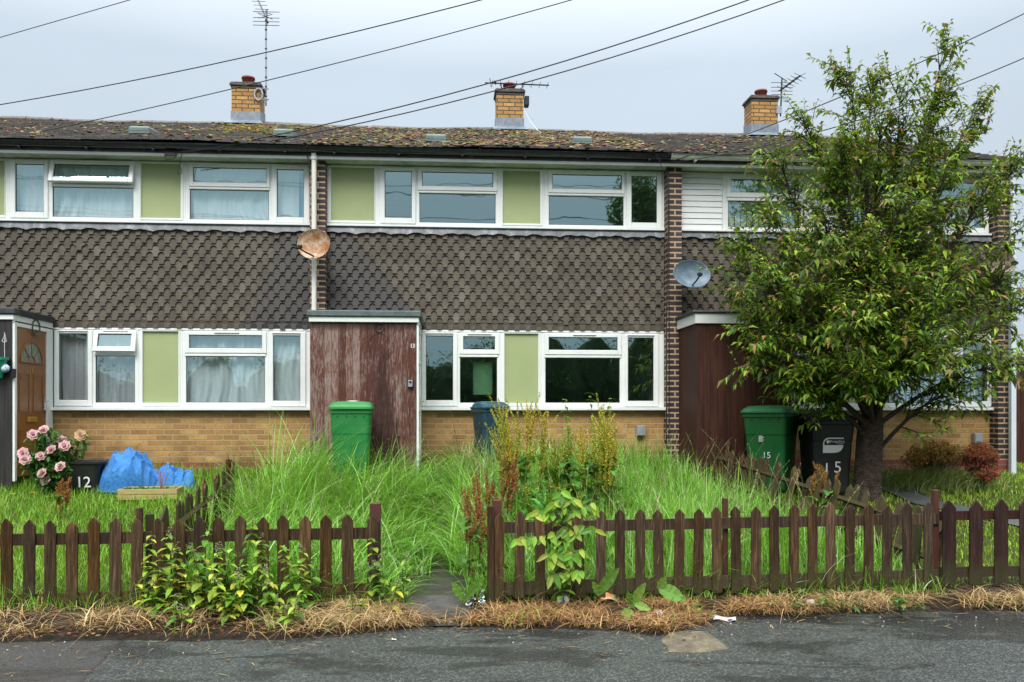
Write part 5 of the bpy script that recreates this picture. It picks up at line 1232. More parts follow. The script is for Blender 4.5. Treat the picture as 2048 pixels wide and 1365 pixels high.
# ------------------------------------------------------------------ other plants
def plant(name, label, cat, base, group=None): return thing(name, label, cat, tuple(base), group)
def seed_spike(m, p, d, L, r, col, n):
    for i in range(n):
        t = random.random(); a_ = random.uniform(0, 6.28); q_ = p + d * L * t; rr = r * (1.0 - .6 * t) * random.uniform(.4, 1)
        o = Vector((math.cos(a_), math.sin(a_), random.uniform(-.3, .5)))
        m.leaf(q_ + o * rr * .35, o, Vector((0, 0, 1)), rr + .006, .011, .5, cmul(col, .6, 1.4), .2)
def dock(label, px, dep, top_px, nst, spread, cols, leafcol=(.07, .21, .03), nl=10, leafL=(.16, .30)):
    b_ = P(px, 1000, dep); b_.z = gz(b_.x, b_.y); H = ZC + (HY - top_px) / F * dep - b_.z
    t_ = plant('dock_plant', label, 'plant', b_, 'tall docks and sorrels going to seed')
    ms = MB(); sd_ = MB(); lv = MB()
    for i in range(nst):
        a_ = random.uniform(0, 6.28); r_ = spread * math.sqrt(random.random()); foot = b_ + Vector((math.cos(a_) * r_ * .6, math.sin(a_) * r_ * .5, 0)); h = H * random.uniform(.66, 1.0)
        tp = foot + Vector((math.cos(a_) * r_ * .6 + random.gauss(0, .05), math.sin(a_) * r_ * .4, h)); pts = sm_path([foot, foot.lerp(tp, .5) + rv() * .03, tp], 5)
        ms.tube(pts, [.006 - .0046 * j / (len(pts) - 1) for j in range(len(pts))], 5, 0, cmul(cols[1]))
        d = (tp - foot).normalized(); tone = random.random(); cc = tuple(cols[0][q] * tone + cols[2][q] * (1 - tone) for q in range(3))
        def whorls(p0, dd, L, r, gap):
            k_ = int(L / gap)
            for q in range(k_):
                t = q / k_; q_ = p0 + dd * L * t
                for _ in range(5):
                    o = Vector((random.gauss(0, 1), random.gauss(0, 1), random.gauss(0, .5))).normalized(); rr = r * (1.1 - .75 * t) * random.uniform(.4, 1.1)
                    sd_.leaf(q_ + o * rr * .6, o + Vector((0, 0, -.4)), Vector((0, 0, 1)), random.uniform(.010, .018), random.uniform(.008, .012), .3, cmul(cc, .55, 1.45), .2)
        whorls(foot.lerp(tp, .45), d, h * .55, .020, .011)
        for j in range(9):
            t = random.uniform(.42, .86); q_ = foot.lerp(tp, t); sdv = (d * 1.6 + rv() * .8).normalized(); sl_ = h * random.uniform(.10, .26); ms.tube([q_, q_ + sdv * sl_], .0018, 3, 0, cmul(cols[1])); whorls(q_, sdv, sl_, .014, .011)
        for j in range(4):
            t = random.uniform(.15, .62); q_ = foot.lerp(tp, t); dv = Vector((random.gauss(0, 1), random.gauss(0, 1) - .3, .8)); lv.bigleaf(q_, dv, Vector((0, 0, 1)), random.uniform(.09, .20), random.uniform(.025, .055), .5, cmul(leafcol), wave=.06)
    for j in range(nl):
        a_ = random.uniform(0, 6.28); dv = Vector((math.cos(a_), math.sin(a_) - .4, random.uniform(.3, 1.6))); q_ = b_ + Vector((random.gauss(0, spread * .6), random.gauss(0, spread * .4) - .08, random.uniform(.15, .48 * H + .1))); lv.bigleaf(q_, dv, Vector((0, 0, 1)), random.uniform(*leafL), random.uniform(.07, .13), .5, cmul(leafcol, .65, 1.35), n=8, wave=.08)
    ms.build('stem_cluster', stem_m, t_); sd_.build('seed_mass', seed_m, t_)
    if lv.v: lv.build('foliage', leaf_m, t_)
OCH = ((.52, .38, .04), (.22, .28, .04), (.36, .40, .05)); GRN = ((.34, .33, .04), (.13, .22, .03), (.19, .28, .035)); RED = ((.30, .10, .035), (.18, .06, .03), (.22, .14, .04))
dock('tall ochre dock clump right of the teal bin', 1046, 9.0, 795, 15, .26, OCH, nl=46, leafL=(.18, .34))
dock('slender greenish dock spikes between the two ochre clumps', 1122, 9.1, 840, 9, .20, GRN, nl=44, leafL=(.18, .34))
dock('broad ochre green dock clump in front of the wide dark window', 1192, 9.1, 800, 15, .32, OCH, nl=50, leafL=(.18, .34))
dock('low bushy dock with broad leaves at the middle of the garden', 1110, 8.3, 930, 4, .30, GRN, (.06, .20, .03), 60, (.2, .38))
dock('red brown sorrel beside the gate post', 990, 8.2, 880, 7, .20, RED, nl=8)
dock('shorter rust red sorrel left of the gate post', 950, 7.4, 955, 4, .16, RED, (.08, .20, .03), 12, (.14, .26))
dock('rust orange dock growing through the collapsed side fence', 1650, 9.2, 915, 6, .11, ((.36, .17, .03), (.18, .10, .03), (.24, .12, .03)), nl=6)
dock('spindly orange sorrel on the shaggy left lawn', 115, 9.4, 950, 4, .16, ((.40, .15, .045), (.25, .1, .03), (.30, .12, .04)), nl=3, leafL=(.08, .14))
def leafy(name, label, cat, px, dep, H, nst, spread, Lr, Wf, cols, step=.055, group=None, droop=.5, lean=.25, serr=.12, base_py=None, opposite=True, flower=None, arch=0.0):
    b_ = P(px, base_py or 1000, dep); b_.z = max(gz(b_.x, b_.y), ZP) + .01
    t_ = plant(name, label, cat, b_, group); ms = MB(); lv = MB(); fl = MB()
    for i in range(nst):
        a_ = random.uniform(0, 6.28); foot = b_ + Vector((random.gauss(0, spread * .45), random.gauss(0, spread * .25), 0)); h = H * random.uniform(.55, 1.0)
        tp = foot + Vector((math.cos(a_) * lean * h, math.sin(a_) * lean * h * .7 - .04, h * (1 - arch))); mid = foot.lerp(tp, .55) + rv() * .02 + Vector((0, 0, arch * h * .7)); pts = sm_path([foot, mid, tp], 6)
        ms.tube(pts, [.0045 - .003 * j / (len(pts) - 1) for j in range(len(pts))], 5, 0, cmul((.05, .07, .02)))
        nl = max(3, int(h / step)); ph = random.uniform(0, 3)
        for j in range(nl):
            t = .12 + .88 * (j + 1) / nl; f_ = t * (len(pts) - 1); k_ = min(len(pts) - 2, int(f_)); q_ = pts[k_].lerp(pts[k_ + 1], f_ - k_); an = ph + j * 1.57
            for sg in ((1, -1) if opposite else (1 if j % 2 else -1,)):
                dv = Vector((math.cos(an) * sg, math.sin(an) * sg, random.uniform(-.15, .5))); Lq = random.uniform(*Lr) * (1 - .45 * t if t > .6 else .9); c = random.choice(cols)
                lv.bigleaf(q_, dv, Vector((0, 0, 1)), Lq, Lq * Wf * random.uniform(.85, 1.15), droop * random.uniform(.6, 1.4), cmul(c, .75, 1.25), n=7, serr=serr, wave=.02)
        if flower and random.random() < flower[1]: seed_spike(fl, pts[-2], (tp - pts[-3]).normalized(), h * .16, .03, flower[0], 30)
    ms.build('stem_cluster', stem_m, t_); lv.build('foliage', leaf_m, t_)
    if fl.v: fl.build('flower_mass', seed_m, t_)
NET = [(.12, .29, .028), (.20, .37, .035), (.30, .42, .05), (.07, .19, .025)]; YEL = NET + [(.50, .48, .05), (.44, .46, .06)]
NG = 'nettles along the left fence'
for lab, px, dep, H, n_, c in (('yellowing nettles under the seventh picket, at the pavement edge', 300, 6.72, .42, 5, YEL), ('tall yellow green nettle climbing the left fence, leftmost tall one', 345, 6.82, .66, 5, YEL), ('low nettle leaning on the pavement between the yellow ones', 365, 6.45, .24, 4, NET),
        ('yellow topped nettle left of the dense clump', 398, 6.8, .68, 3, YEL), ('dense green nettle clump with grey flower tassels', 450, 6.76, .62, 8, NET), ('tall tasselled nettle behind the dense clump', 484, 6.85, .80, 4, NET), ('bushy low nettle in front of the dense clump', 505, 6.55, .42, 7, YEL), ('tall thin nettle standing by the straw heap', 590, 6.78, .66, 4, NET), ('small nettle on the tarmac edge below the fence', 570, 6.38, .30, 3, NET),
        ('tallest nettle with a pale tassel near the fence end post', 655, 6.82, .78, 3, NET), ('leaning nettles right of the fence end post', 770, 6.85, .60, 6, NET), ('small yellow nettle in the straw heap', 700, 6.62, .30, 3, YEL)):
    leafy('nettle_plant', lab, 'plant', px, dep, H, int(n_ * 1.0 + .5), .24, (.075, .125), .66, c, .055, NG, flower=((.22, .23, .13), .6))
leafy('sapling', 'yellow green sapling in front of the middle picket fence', 'sapling', 1128, 6.92, .92, 1, .01, (.09, .13), .56, [(.10, .26, .02), (.16, .32, .025), (.07, .19, .025)], .042, None, .55, .03, .08)
sp = [o for o in scene.objects if o.get('category') == 'sapling'][0]
ms = MB(); lv = MB()
for (pts, c1) in (([(1130, 1160), (1118, 1148), (1100, 1150)], 0), ([(1130, 1150), (1146, 1140), (1160, 1142)], 0), ([(1129, 1125), (1142, 1112), (1152, 1118)], 0), ([(1129, 1120), (1112, 1115), (1104, 1125)], 0), ([(1128, 1075), (1142, 1062), (1152, 1070)], 1), ([(1128, 1012), (1112, 1004), (1106, 1010)], 1), ([(1128, 1008), (1140, 996), (1148, 1000)], 1), ([(1128, 1060), (1100, 1070), (1060, 1075), (1030, 1082)], 0), ([(1130, 1058), (1160, 1050), (1190, 1062)], 1), ([(1128, 1045), (1105, 1030), (1085, 1022), (1068, 1030)], 2), ([(1128, 1040), (1150, 1022), (1172, 1012), (1185, 1006)], 0), ([(1127, 1020), (1126, 1000), (1122, 984)], 1), ([(1128, 1090), (1112, 1105), (1095, 1110)], 2), ([(1128, 1095), (1150, 1105), (1162, 1098)], 0)):
    pp_ = sm_path([P(x, y, 6.88 - .03 * i) for i, (x, y) in enumerate(pts)], 4); ms.tube(pp_, .003, 5, 0, (.14, .05, .03))
    for i, q_ in enumerate(pp_[1:]):
        sg = 1 if i % 2 else -1; lv.bigleaf(q_, Vector((random.uniform(-.5, .5) + .25 * sg, random.uniform(-.6, .1), -.5 + .5 * random.random())), Vector((0, -1, .3)), random.uniform(.07, .115), random.uniform(.042, .06), .25, cmul(random.choice([(.14, .31, .025), (.10, .26, .025), (.24, .36, .035), (.16, .32, .03), (.28, .33, .04)]), .85, 1.2), n=7, serr=.05)
ms.build('branching', stem_m, sp); lv.build('side_foliage', leaf_m, sp)
leafy('garden_weed', 'leafy pale green weed with long pointed leaves behind the middle fence', 'plant', 1245, 7.9, .62, 2, .05, (.16, .26), .30, [(.13, .26, .035), (.09, .20, .03)], .07, None, .35, .1, .02)
leafy('leafy_shoot', 'light green leafy shoot rising above the dock clump to the window', 'plant', 1200, 9.3, 1.52, 6, .20, (.08, .14), .42, [(.24, .42, .06), (.16, .33, .05)], .07, None, .45, .12, .05)
leafy('garden_weed', 'slim weed with green leaves on the teal bin side of the path', 'plant', 935, 11.6, .95, 3, .08, (.05, .09), .4, [(.07, .14, .03), (.10, .17, .04)], .09)
for lab, px, dep, H in (('dark leafy weed at the wall foot left of the teal bin', 885, 11.7, .34), ('green bramble mound under the right meter box', 1300, 11.5, .50), ('leafy weed beside the dark brick pillar foot', 1335, 11.7, .42), ('green weed at the foot of the collapsed fence', 1690, 8.9, .42)):
    leafy('wall_weed', lab, 'plant', px, dep, H, 9, .35, (.06, .12), .6, [(.035, .10, .02), (.05, .13, .025), (.07, .16, .03)], .05, 'weeds at the foot of the houses')
for lab, px, dep, H, n_ in (('bramble sprout growing over the straw below the middle fence', 1572, 6.95, .16, 4), ('bramble sprout with pale dead leaves near the right end of the middle fence', 1665, 6.85, .30, 5), ('dark green bramble sprawling onto the tarmac at the right', 1800, 6.80, .26, 6)):
    leafy('bramble', lab, 'plant', px, dep, H, n_, .22, (.06, .10), .62, [(.055, .14, .028), (.08, .17, .035), (.16, .22, .05)], .05, 'brambles on the verge', .4, .6, .08, None, True, None, .3)
# broad dock leaves on the verge
def rosette(label, lvs):
    b_ = P(lvs[0][0], lvs[0][1], lvs[0][4]); t_ = plant('verge_dock', label, 'plant', b_, 'broad dock leaves on the verge')
    for (x0, y0, x1, y1, dep, wd) in lvs:
        a_ = P(x0, y0, dep); e_ = P(x1, y1, dep - .05); m = MB(); m.bigleaf(a_, e_ - a_, Vector((0, -1, .5)), (e_ - a_).length * 1.05, wd, .12, cmul(random.choice([(.10, .22, .035), (.15, .27, .05), (.08, .19, .03)])), n=10, wave=.05, serr=.04); m.build('leaf', leaf_m, t_)
rosette('large curled dock leaf standing against the middle fence', [(1196, 1190, 1236, 1130, 6.85, .10), (1200, 1192, 1185, 1160, 6.85, .07)])
rosette('dock rosette with broad leaves beside the orange packet', [(1262, 1215, 1290, 1160, 6.75, .085), (1265, 1222, 1244, 1240, 6.65, .12), (1270, 1210, 1300, 1216, 6.68, .07), (1262, 1210, 1255, 1180, 6.75, .06)])
rosette('single broad yellow green leaf below the fourth picket right of the sapling', [(1318, 1178, 1368, 1194, 6.85, .14), (1318, 1180, 1330, 1150, 6.86, .08)])
rosette('reddened dock leaf lying beside the clear plastic litter', [(925, 1206, 958, 1166, 6.8, .05), (925, 1200, 905, 1160, 6.9, .08), (940, 1190, 965, 1150, 6.95, .09)])
# roses
rb = P(100, 975, 10.9); rb.z = gz(rb.x, rb.y); rose = plant('rose_bush', 'rose bush with pink blooms beside the oak brown door', 'rose', rb)
ms = MB(); lv = MB()
FL = [(66, 871, 0), (88, 861, 0), (124, 882, 0), (130, 894, 0), (103, 901, 0), (161, 872, 1), (47, 908, 0), (82, 914, 0), (51, 921, 0), (121, 935, 0), (85, 948, 0), (92, 961, 0)]
for (px, py, kd) in FL:
    e = P(px, py, 10.5 + random.uniform(-.12, .1)); pts = sm_path([rb + rv() * .05, rb.lerp(e, .55) + rv() * .08 + Vector((0, 0, .08)), e], 6); ms.tube(pts, .005, 5, 0, (.04, .08, .02))
    for q_ in pts[3:]:
        for _ in range(20): lv.bigleaf(q_ + rv() * .085 + Vector((0, .06, -.03)), rv() + Vector((0, -.3, .1)), Vector((0, 0, 1)), random.uniform(.05, .085), random.uniform(.03, .045), .35, cmul(random.choice([(.04, .13, .03), (.06, .17, .04), (.08, .20, .045)])), n=4)
    m = MB(); pc = ((.85, .50, .54), (.88, .64, .66), (.74, .34, .40)) if not kd else ((.80, .50, .30), (.80, .62, .45), (.75, .42, .4)); R = .060 + random.uniform(-.006, .008); fdir = Vector((random.uniform(-.4, .4), -1, random.uniform(.3, .9))).normalized(); q0 = fdir.to_track_quat('Z', 'Y').to_matrix()
    for ring, (nr, rr, up_, ll) in enumerate(((7, .25, .2, .9), (6, .12, .6, .75), (5, .05, 1.1, .55), (4, .02, 1.8, .4))):
        for i in range(nr):
            a_ = 6.283 * (i + .5 * ring) / nr; loc = q0 @ Vector((math.cos(a_) * rr * R, math.sin(a_) * rr * R, .12 * ring * R)); dd = q0 @ Vector((math.cos(a_), math.sin(a_), up_)); m.bigleaf(e + loc, dd, fdir, R * ll * 1.0, R * 1.5 * ll, -.10, cmul(pc[ring % 3], .9, 1.1), .2, 4)
    m.build('rose_flower', petal_m, rose)
ms.build('stem_cluster', stem_m, rose); lv.build('foliage', leaf_m, rose)
def flower_plant(name, label, px, dep, H, n_, col, r, group=None):
    b_ = P(px, 950, dep); b_.z = gz(b_.x, b_.y); t_ = plant(name, label, 'flower', b_, group); ms = MB(); fl = MB(); lv = MB()
    for i in range(n_):
        e = b_ + Vector((random.gauss(0, .13), random.gauss(0, .1), H * random.uniform(.7, 1))); ms.tube([b_ + rv() * .03, b_.lerp(e, .5) + rv() * .03, e], .0025, 4, 0, (.08, .12, .04))
        for j in range(7): a_ = j * .9; fl.leaf(e, Vector((math.cos(a_), math.sin(a_), .35)), Vector((0, 0, 1)), r, r * .8, .1, cmul(col, .85, 1.15))
        for j in range(5): lv.leaf(b_.lerp(e, random.uniform(.1, .8)), rv() + Vector((0, 0, .6)), Vector((0, 0, 1)), .09, .018, .4, cmul((.06, .14, .03)))
    ms.build('stem_cluster', stem_m, t_); fl.build('blossom', petal_m, t_); lv.build('foliage', leaf_m, t_)
flower_plant('pink_flower', 'magenta flowers at the wall foot left of the tall grass', 462, 11.8, .34, 7, (.55, .04, .28), .028)
flower_plant('wild_flower', 'tall pale pink wild flowers left of the bright green bin', 632, 10.9, .72, 9, (.70, .48, .55), .022, 'pale pink wild flowers by the red porch')
flower_plant('wild_flower', 'tall pale pink wild flowers right of the bright green bin', 778, 11.0, .70, 8, (.70, .48, .55), .022, 'pale pink wild flowers by the red porch')
flower_plant('wild_flower', 'small white flowers near the trunk at the end house wall', 1795, 11.9, .30, 5, (.7, .68, .7), .02)
flower_plant('marigold', 'single yellow marigold at the left edge of the lawn', 20, 9.9, .20, 2, (.75, .38, .01), .036)
flower_plant('buttercup', 'yellow flowers among the broad dock leaves', 1100, 8.4, .80, 4, (.6, .48, .03), .024)
# orange shrubs
def shrub(label, blobs, cols):
    t_ = None; lv = MB(); tw_ = MB()
    for (px, py, dep, rx, rz2, n_) in blobs:
        c = P(px, py, dep)
        if t_ is None: t_ = plant('orange_shrub', label, 'shrub', (c.x, c.y, gz(c.x, c.y)), 'orange leaved shrubs by the end house'); b_ = Vector((c.x, c.y, gz(c.x, c.y)))
        for i in range(n_):
            d = rv(); r_ = random.random() ** .35; q_ = c + Vector((d.x * rx, d.y * rx * .7, abs(d.z) * rz2 if d.z > -.3 else d.z * rz2)) * r_
            if i % 7 == 0: tw_.tube([b_ + rv() * .05, q_], .003, 3)
            for _ in range(3): lv.leaf(q_, rv() + Vector((0, -.2, .3)), rv(), random.uniform(.02, .04), random.uniform(.012, .022), .2, cmul(random.choice(cols), .6, 1.3))
    tw_.build('twigs', twig_m, t_)['kind'] = 'stuff'; lv.build('foliage', leaf_m, t_)
shrub('low spreading orange green shrub by the yellow brick wall', [(1865, 905, 11.6, .32, .17, 900), (1830, 918, 11.5, .2, .1, 300), (1915, 912, 11.6, .2, .14, 300)], [(.42, .13, .03), (.48, .20, .04), (.14, .16, .04), (.26, .06, .03), (.30, .22, .04)])
shrub('rounder red orange shrub next to the end pillar', [(1960, 918, 11.5, .24, .23, 1000), (1975, 950, 11.3, .16, .08, 250)], [(.42, .09, .04), (.46, .15, .04), (.30, .035, .05), (.14, .12, .04), (.42, .05, .09)])
# ------------------------------------------------------------------ garden clutter
# black tub
p = P(152, 993, 10.75); gz_ = gz(p.x, p.y); tub = thing('plastic_tub', 'black plastic tub painted 12, between the roses and the blue tarpaulin', 'tub', (p.x, p.y + .1, gz_), None, .06)
m = MB(); m.loft([rrect(.50, .36, .05, 0), rrect(.62, .46, .06, .36), rrect(.66, .50, .06, .362), rrect(.66, .50, .06, .395), rrect(.60, .44, .05, .395), rrect(.56, .40, .05, .30), rrect(.47, .33, .04, .03)]); bd = m.build('body', black_plastic, tub, local=True, bevel=.004)
for sx in (-1, 1):
    m = MB(); m.tube([(sx * .33, -.09, .37), (sx * .37, -.08, .35), (sx * .37, .08, .35), (sx * .33, .09, .37)], .012, 6); m.build('handle', black_plastic, tub, local=True)
m = MB(); textmb(m, '12', .19, Matrix.Translation((.12, -.215, .08)) @ Matrix.Rotation(math.radians(8), 4, 'X') @ FACE, .002, 0, .95); m.build('lettering', white_paint, bd, local=True)
# tarpaulin
k = NT('blue_tarpaulin'); wv = k.n('TexWave', i_Vector=k.obj(), i_Scale=40.0, i_Distortion=.5).outputs[1]; c = k.ramp(k.noise(7, 5, .7), [(.3, (.03, .20, .58)), (.7, (.09, .35, .78))]); k.bump(k.math('ADD', k.math('MULTIPLY', wv, .2), k.noise(22, 5, .7)), .02); tarp_m = k.fin(c, .38, .5)
c0 = P(258, 985, 10.95); gz_ = gz(c0.x, c0.y); m = MB(); nu, nv = 120, 60; V = []
def tarp_h(x, y):
    a_ = .39 * max(0, 1 - ((x + .02) / .36) ** 2 - (y / .30) ** 2) ** .5 if ((x + .02) / .36) ** 2 + (y / .30) ** 2 < 1 else 0
    b2_ = .19 * max(0, 1 - ((x - .50) / .28) ** 2 - ((y - .1) / .2) ** 2) ** .5 if ((x - .50) / .28) ** 2 + ((y - .1) / .2) ** 2 < 1 else 0
    return max(a_, b2_)
for j in range(nv + 1):
    for i in range(nu + 1):
        x = -.46 + 1.32 * i / nu; y = -.36 + .74 * j / nv; h_ = tarp_h(x, y)
        r1 = 1 - abs(noise.noise(Vector((x * 3.4, y * 3.4 + x * 2, 1.7)))) * 2; r2 = 1 - abs(noise.noise(Vector((x * 8, y * 8, 4.2)))) * 2
        on = min(1, h_ / .12); z = h_ + on * (.085 * r1 ** 2 + .065 * r2 ** 3 + .018 * (1 - abs(noise.noise(Vector((x * 17, y * 17, 2.2)))) * 2)) + .012
        V.append((c0.x + x + .03 * on * r2, c0.y + y - .04 * on * r1, gz_ + max(z * on, -.03)))
idx = lambda i, j: j * (nu + 1) + i
Fq = []
for j in range(nv):
    for i in range(nu):
        x = -.46 + 1.32 * (i + .5) / nu; y = -.36 + .74 * (j + .5) / nv
        if tarp_h(x, y) > 0 or tarp_h(x + .02, y + .03) > 0: Fq.append((idx(i, j), idx(i + 1, j), idx(i + 1, j + 1), idx(i, j + 1)))
m.add(V, Fq); tag(m.build('tarpaulin', tarp_m), 'crumpled blue tarpaulin heaped on the left lawn', 'tarpaulin')
# wooden planter tray
p = P(297, 1000, 10.35); gz_ = gz(p.x, p.y); pl = thing('planter_tray', 'shallow pale wooden planter with small seedlings on the lawn', 'planter', (p.x, p.y + .1, gz_), None, .10)
palewood = simple('pale_green_wood', (.30, .24, .08), (.42, .33, .13), .65, 3, .003, 8, stretch=(2, 12, 12))
m = MB()
for z in (.03, .095):
    m.box(-.33, .33, -.2, -.18, z, z + .06); m.box(-.33, .33, .18, .2, z, z + .06); m.box(-.33, -.312, -.179, .179, z, z + .06); m.box(.312, .33, -.179, .179, z, z + .06)
m.build('frame', palewood, pl, local=True, bevel=.003)
m = MB(); m.box(-.31, .31, -.178, .178, .02, .125); m.build('compost', soil, pl, local=True)
m = MB()
for _ in range(170): m.bigleaf((random.uniform(-.28, .28), random.uniform(-.15, .15), .125), rv() + Vector((0, 0, 1)), Vector((0, 0, 1)), random.uniform(.03, .07), random.uniform(.02, .04), .3, cmul(random.choice([(.06, .17, .03), (.12, .25, .05), (.04, .11, .02)])), n=4)
m.build('seedlings', leaf_m, pl, local=True)['kind'] = 'stuff'
m = MB(); 
for i in range(6): m.tube([(.12, 0, .12), (.12 + random.uniform(-.05, .05), random.uniform(-.05, .02), .26), (.12 + random.uniform(-.14, .14), random.uniform(-.1, .05), random.uniform(.32, .44))], .004, 4)
m.build('twig', simple('pink_twig', (.30, .10, .10), (.36, .16, .13), .6, 10), pl, local=True)
# hanging things on the black porch boards of house 11
p = PY(-6, 735, 11.12); pot = thing('hanging_pot', 'green plastic pot hung on the black boards at the left edge', 'plant pot', (p.x, p.y, p.z - .13))
m = MB(); m.lathe([(.06, -.13), (.115, .09), (.13, .09), (.13, .12), (.11, .12), (.09, .0)], tuple(p), 18); m.build('body', simple('pot_green', (.01, .22, .14), (.014, .26, .17), .4, 5), pot, smooth=False)
p = PY(9, 737, 11.12); orn = thing('hanging_ornament', 'blue and white round ornament hanging on a string by the brown door', 'ornament', (p.x, p.y, p.z - .06))
m = MB(); m.blob(p, .06, .05, .055, 0, 14, 10, .05); k = NT('mottled_blue_white'); m.build('ball', k.fin(k.ramp(k.noise(40, 3, .6), [(.42, (.75, .78, .8)), (.55, (.12, .3, .6)), (.7, (.7, .72, .75))]), .3), orn, smooth=True)
m = MB(); tp = PY(9, 665, 11.15); m.tube([p, tp], .0025, 4); m.tube([PY(9, 685, 11.15), PY(4, 683, 11.15), PY(10, 668, 11.15), PY(12.5, 684, 11.15), PY(9, 685, 11.15)], .004, 4); m.build('string', white_paint, orn)
m = MB(); a_ = PY(22, 738, 11.17); b_ = PY(27, 756, 11.17); m.box(a_.x, b_.x + .02, 11.155, 11.198, b_.z, a_.z); tag(m.build('gate_latch', metal_dark), 'black latch plate on the black boards beside the brown door', 'latch')
# litter
def crumple(name, label, px, py, sx, sy, mat, dz=.02, seed=0, up=.5, tilt=.3, curl=.03):
    dep = 6.6; a_ = G(px, py); 
    if a_.z < ZP + .01: a_ = onz(px, py, ZP)
    a_ = Vector((a_.x, a_.y, max(a_.z, ZP) + dz)); m = MB(); nx_, ny_ = 9, 7; V = []
    R_ = Matrix.Rotation(tilt, 3, 'Z') @ Matrix.Rotation(up, 3, 'X')
    for j in range(ny_ + 1):
        for i in range(nx_ + 1):
            u_, v_ = i / nx_ - .5, j / ny_ - .5; z = curl * noise.noise(Vector((u_ * 4 + seed, v_ * 4, seed * 1.7))) * 2 + curl * math.cos(u_ * 5 + seed)
            V.append(a_ + R_ @ Vector((u_ * sx, v_ * sy, z)))
    m.add(V, [(j * (nx_ + 1) + i, j * (nx_ + 1) + i + 1, (j + 1) * (nx_ + 1) + i + 1, (j + 1) * (nx_ + 1) + i) for j in range(ny_) for i in range(nx_)])
    o = m.build(name, mat, smooth=True); sd_ = o.modifiers.new('thick', 'SOLIDIFY'); sd_.thickness = .002; return tag(o, label, 'litter', 'litter dropped along the verge')
k = NT('clear_plastic'); gl_ = k.n('BsdfGlossy', i_Color=(.9, .95, 1), i_Roughness=.1); tp_ = k.n('BsdfTransparent', i_Color=(.92, .95, .96)); mxs = k.n('MixShader', i_0=.35, i_1=tp_.outputs[0], i_2=gl_.outputs[0]); k.t.links.new(mxs.outputs[0], k.out.inputs[0]); clear = k.m
k = NT('blue_wrapper'); wrap_b = k.fin(k.ramp(k.noise(18, 2, .5), [(.40, (.03, .12, .50)), (.47, (.55, .50, .58)), (.6, (.70, .62, .60)), (.68, (.05, .3, .65))]), .3)
k = NT('orange_packet'); wrap_o = k.fin(k.ramp(k.noise(12, 2, .5), [(.38, (.60, .20, .04)), (.5, (.66, .42, .18)), (.6, (.60, .56, .50))]), .35)
paper_m = simple('wet_paper', (.66, .62, .64), (.50, .46, .48), .6, 20)
crumple('clear_wrapper', 'clear crumpled plastic wrapper at the gate post foot', 950, 1212, .17, .12, clear, .05, 3, .9, .2, .04)
crumple('blue_wrapper', 'small blue and white sweet wrapper on the dead grass', 1125, 1218, .10, .09, wrap_b, .06, 5, 1.0, -.2, .015)
crumple('orange_packet', 'orange and white food packet beside the dock rosette', 1218, 1207, .19, .10, wrap_o, .07, 7, .9, .15, .02)
crumple('paper_leaflet', 'white leaflet lying flat at the tarmac edge right of the concrete patch', 1449, 1240, .17, .11, paper_m, .012, 2, .05, -.3, .008)
crumple('paper_scrap', 'small pale scrap near the dead grass above the concrete patch', 1319, 1235, .055, .05, paper_m, .03, 9, .8, .4, .008)
crumple('paper_scrap', 'tiny white scrap left of the pale one above the concrete patch', 1287, 1246, .04, .035, paper_m, .03, 4, .6, .1, .006)
crumple('paper_scrap', 'white folded scrap on the straw below the right half of the fence', 1621, 1216, .07, .04, paper_m, .05, 6, .8, -.5, .008)
crumple('paper_scrap', 'white fleck on the bare tarmac below the gap', 788, 1281, .03, .025, paper_m, .008, 8, .1, .2, .003)
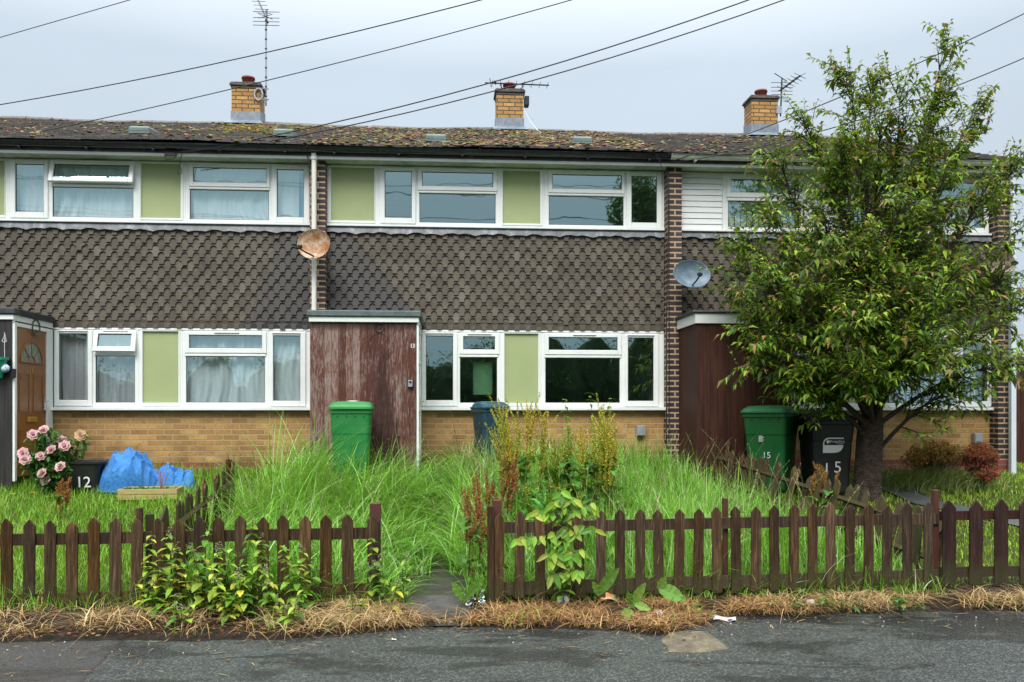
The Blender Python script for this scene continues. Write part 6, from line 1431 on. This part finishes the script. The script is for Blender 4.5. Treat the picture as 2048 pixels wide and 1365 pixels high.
# ------------------------------------------------------------------ beyond the end house, and across the road (seen in the panes)
t_ = thing('board_fence', 'brown board fence at the right edge beyond the end house', 'fence', (8.9, 13.4, 0)); m = MB()
for i in range(14): m.box(8.3 + i * .12, 8.3 + i * .12 + .116, 13.4 + random.uniform(-.004, .004), 13.42, -.05, 1.72)
m.build('board', board_brown, t_); m = MB(); m.box(8.24, 8.295, 13.37, 13.45, -.1, 1.80); m.build('post', wood_red, t_); m = MB(); m.box(8.3, 9.98, 13.385, 13.399, 1.60, 1.70); m.build('rail', wood_red, t_)
def leafmass(name, label, cat, c, rad, n_, Ls, cols, core=True, kind=None, trunk=False, zb=None):
    c = Vector(c); t_ = thing(name, label, cat, (c.x, c.y, gz(c.x, c.y))); m = MB(); zb = gz(c.x, c.y)
    lobes = [(c + Vector((random.uniform(-.5, .5) * rad[0], random.uniform(-.5, .5) * rad[1], random.uniform(-.45, .5) * rad[2])), random.uniform(.45, .62)) for _ in range(max(5, int(rad[0] * 2)))]
    if 'roadside_hedge' == name: lobes = [(c + Vector((-rad[0] + 2 * rad[0] * (i + .5) / 9, random.uniform(-.2, .2), random.uniform(-.3, .05) * rad[2] - (0 if i % 2 else .5))), random.uniform(.62, .72)) for i in range(9)]
    for i in range(n_):
        q0_, s_ = random.choice(lobes); d = rv(); rr = s_ * (random.random() ** .3); rx_ = rad[0] if name != 'roadside_hedge' else 1.5
        q_ = q0_ + Vector((d.x * rx_ * rr, d.y * rad[1] * rr, d.z * rad[2] * rr))
        if q_.z < zb: q_.z = zb + random.random() * .3
        L = random.uniform(*Ls); m.leaf(q_, rv(), rv(), L, L * .5, .2, cmul(random.choice(cols), .6, 1.3))
    m.build('foliage', leaf_m, t_)
    if core:  # core added to close sky gaps; its dark colour stands for inner shade
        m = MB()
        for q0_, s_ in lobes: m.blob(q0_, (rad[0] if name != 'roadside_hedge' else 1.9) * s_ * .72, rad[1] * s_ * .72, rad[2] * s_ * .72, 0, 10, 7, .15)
        m.build('dark_core', simple('core_dark_green', (.015, .03, .010), (.03, .05, .016), .9, 6), t_)
    m = MB(); m.tube([(c.x, c.y, zb - .1), (c.x + .1, c.y, c.z)], [.05 + rad[2] * .04, .03], 8); m.build('trunk', bark, t_)
HG = [(.05, .14, .025), (.08, .19, .035), (.035, .10, .02)]
leafmass('garden_hedge', 'bright green hedge behind the brown board fence', 'hedge', (10.0, 17.5, 1.5), (1.9, 1.2, 1.7), 5200, (.08, .15), HG)
HD = [(.06, .14, .03), (.10, .19, .035), (.035, .085, .02)]
for lab, x_, zt, rx_, n_ in (('dark roadside hedge opposite the left house', -10.5, 1.0, 5.0, 2600), ('dark roadside hedge opposite the middle house', -2.0, 1.4, 4.5, 3200), ('dark roadside hedge opposite the end house', 5.0, 1.75, 4.5, 3600), ('dark roadside hedge farthest along the road', 13.5, 2.0, 5.0, 2600)):
    leafmass('roadside_hedge', lab, 'hedge', (x_, -11, zt + .45), (rx_, 1.4, zt + 1.9), n_ * 3, (.07, .18), HD)
t_ = thing('roadside_fence', 'brown board fence along the far side of the road', 'fence', (2, -9.2, -.76)); m = MB()
for i in range(70): m.box(-14 + i * .45, -14 + i * .45 + .44, -9.2, -9.17, -.8, 1.05)
m.build('board', board_brown, t_); m = MB(); m.box(-14, 17.5, -9.165, -9.12, .7, .8); m.build('rail', wood_red, t_)
leafmass('roadside_tree', 'tall tree across the road mirrored in the upstairs end pane', 'tree', (8.4, -10.5, 7.3), (1.7, 1.7, 4.0), 14000, (.10, .22), HD, core=False)
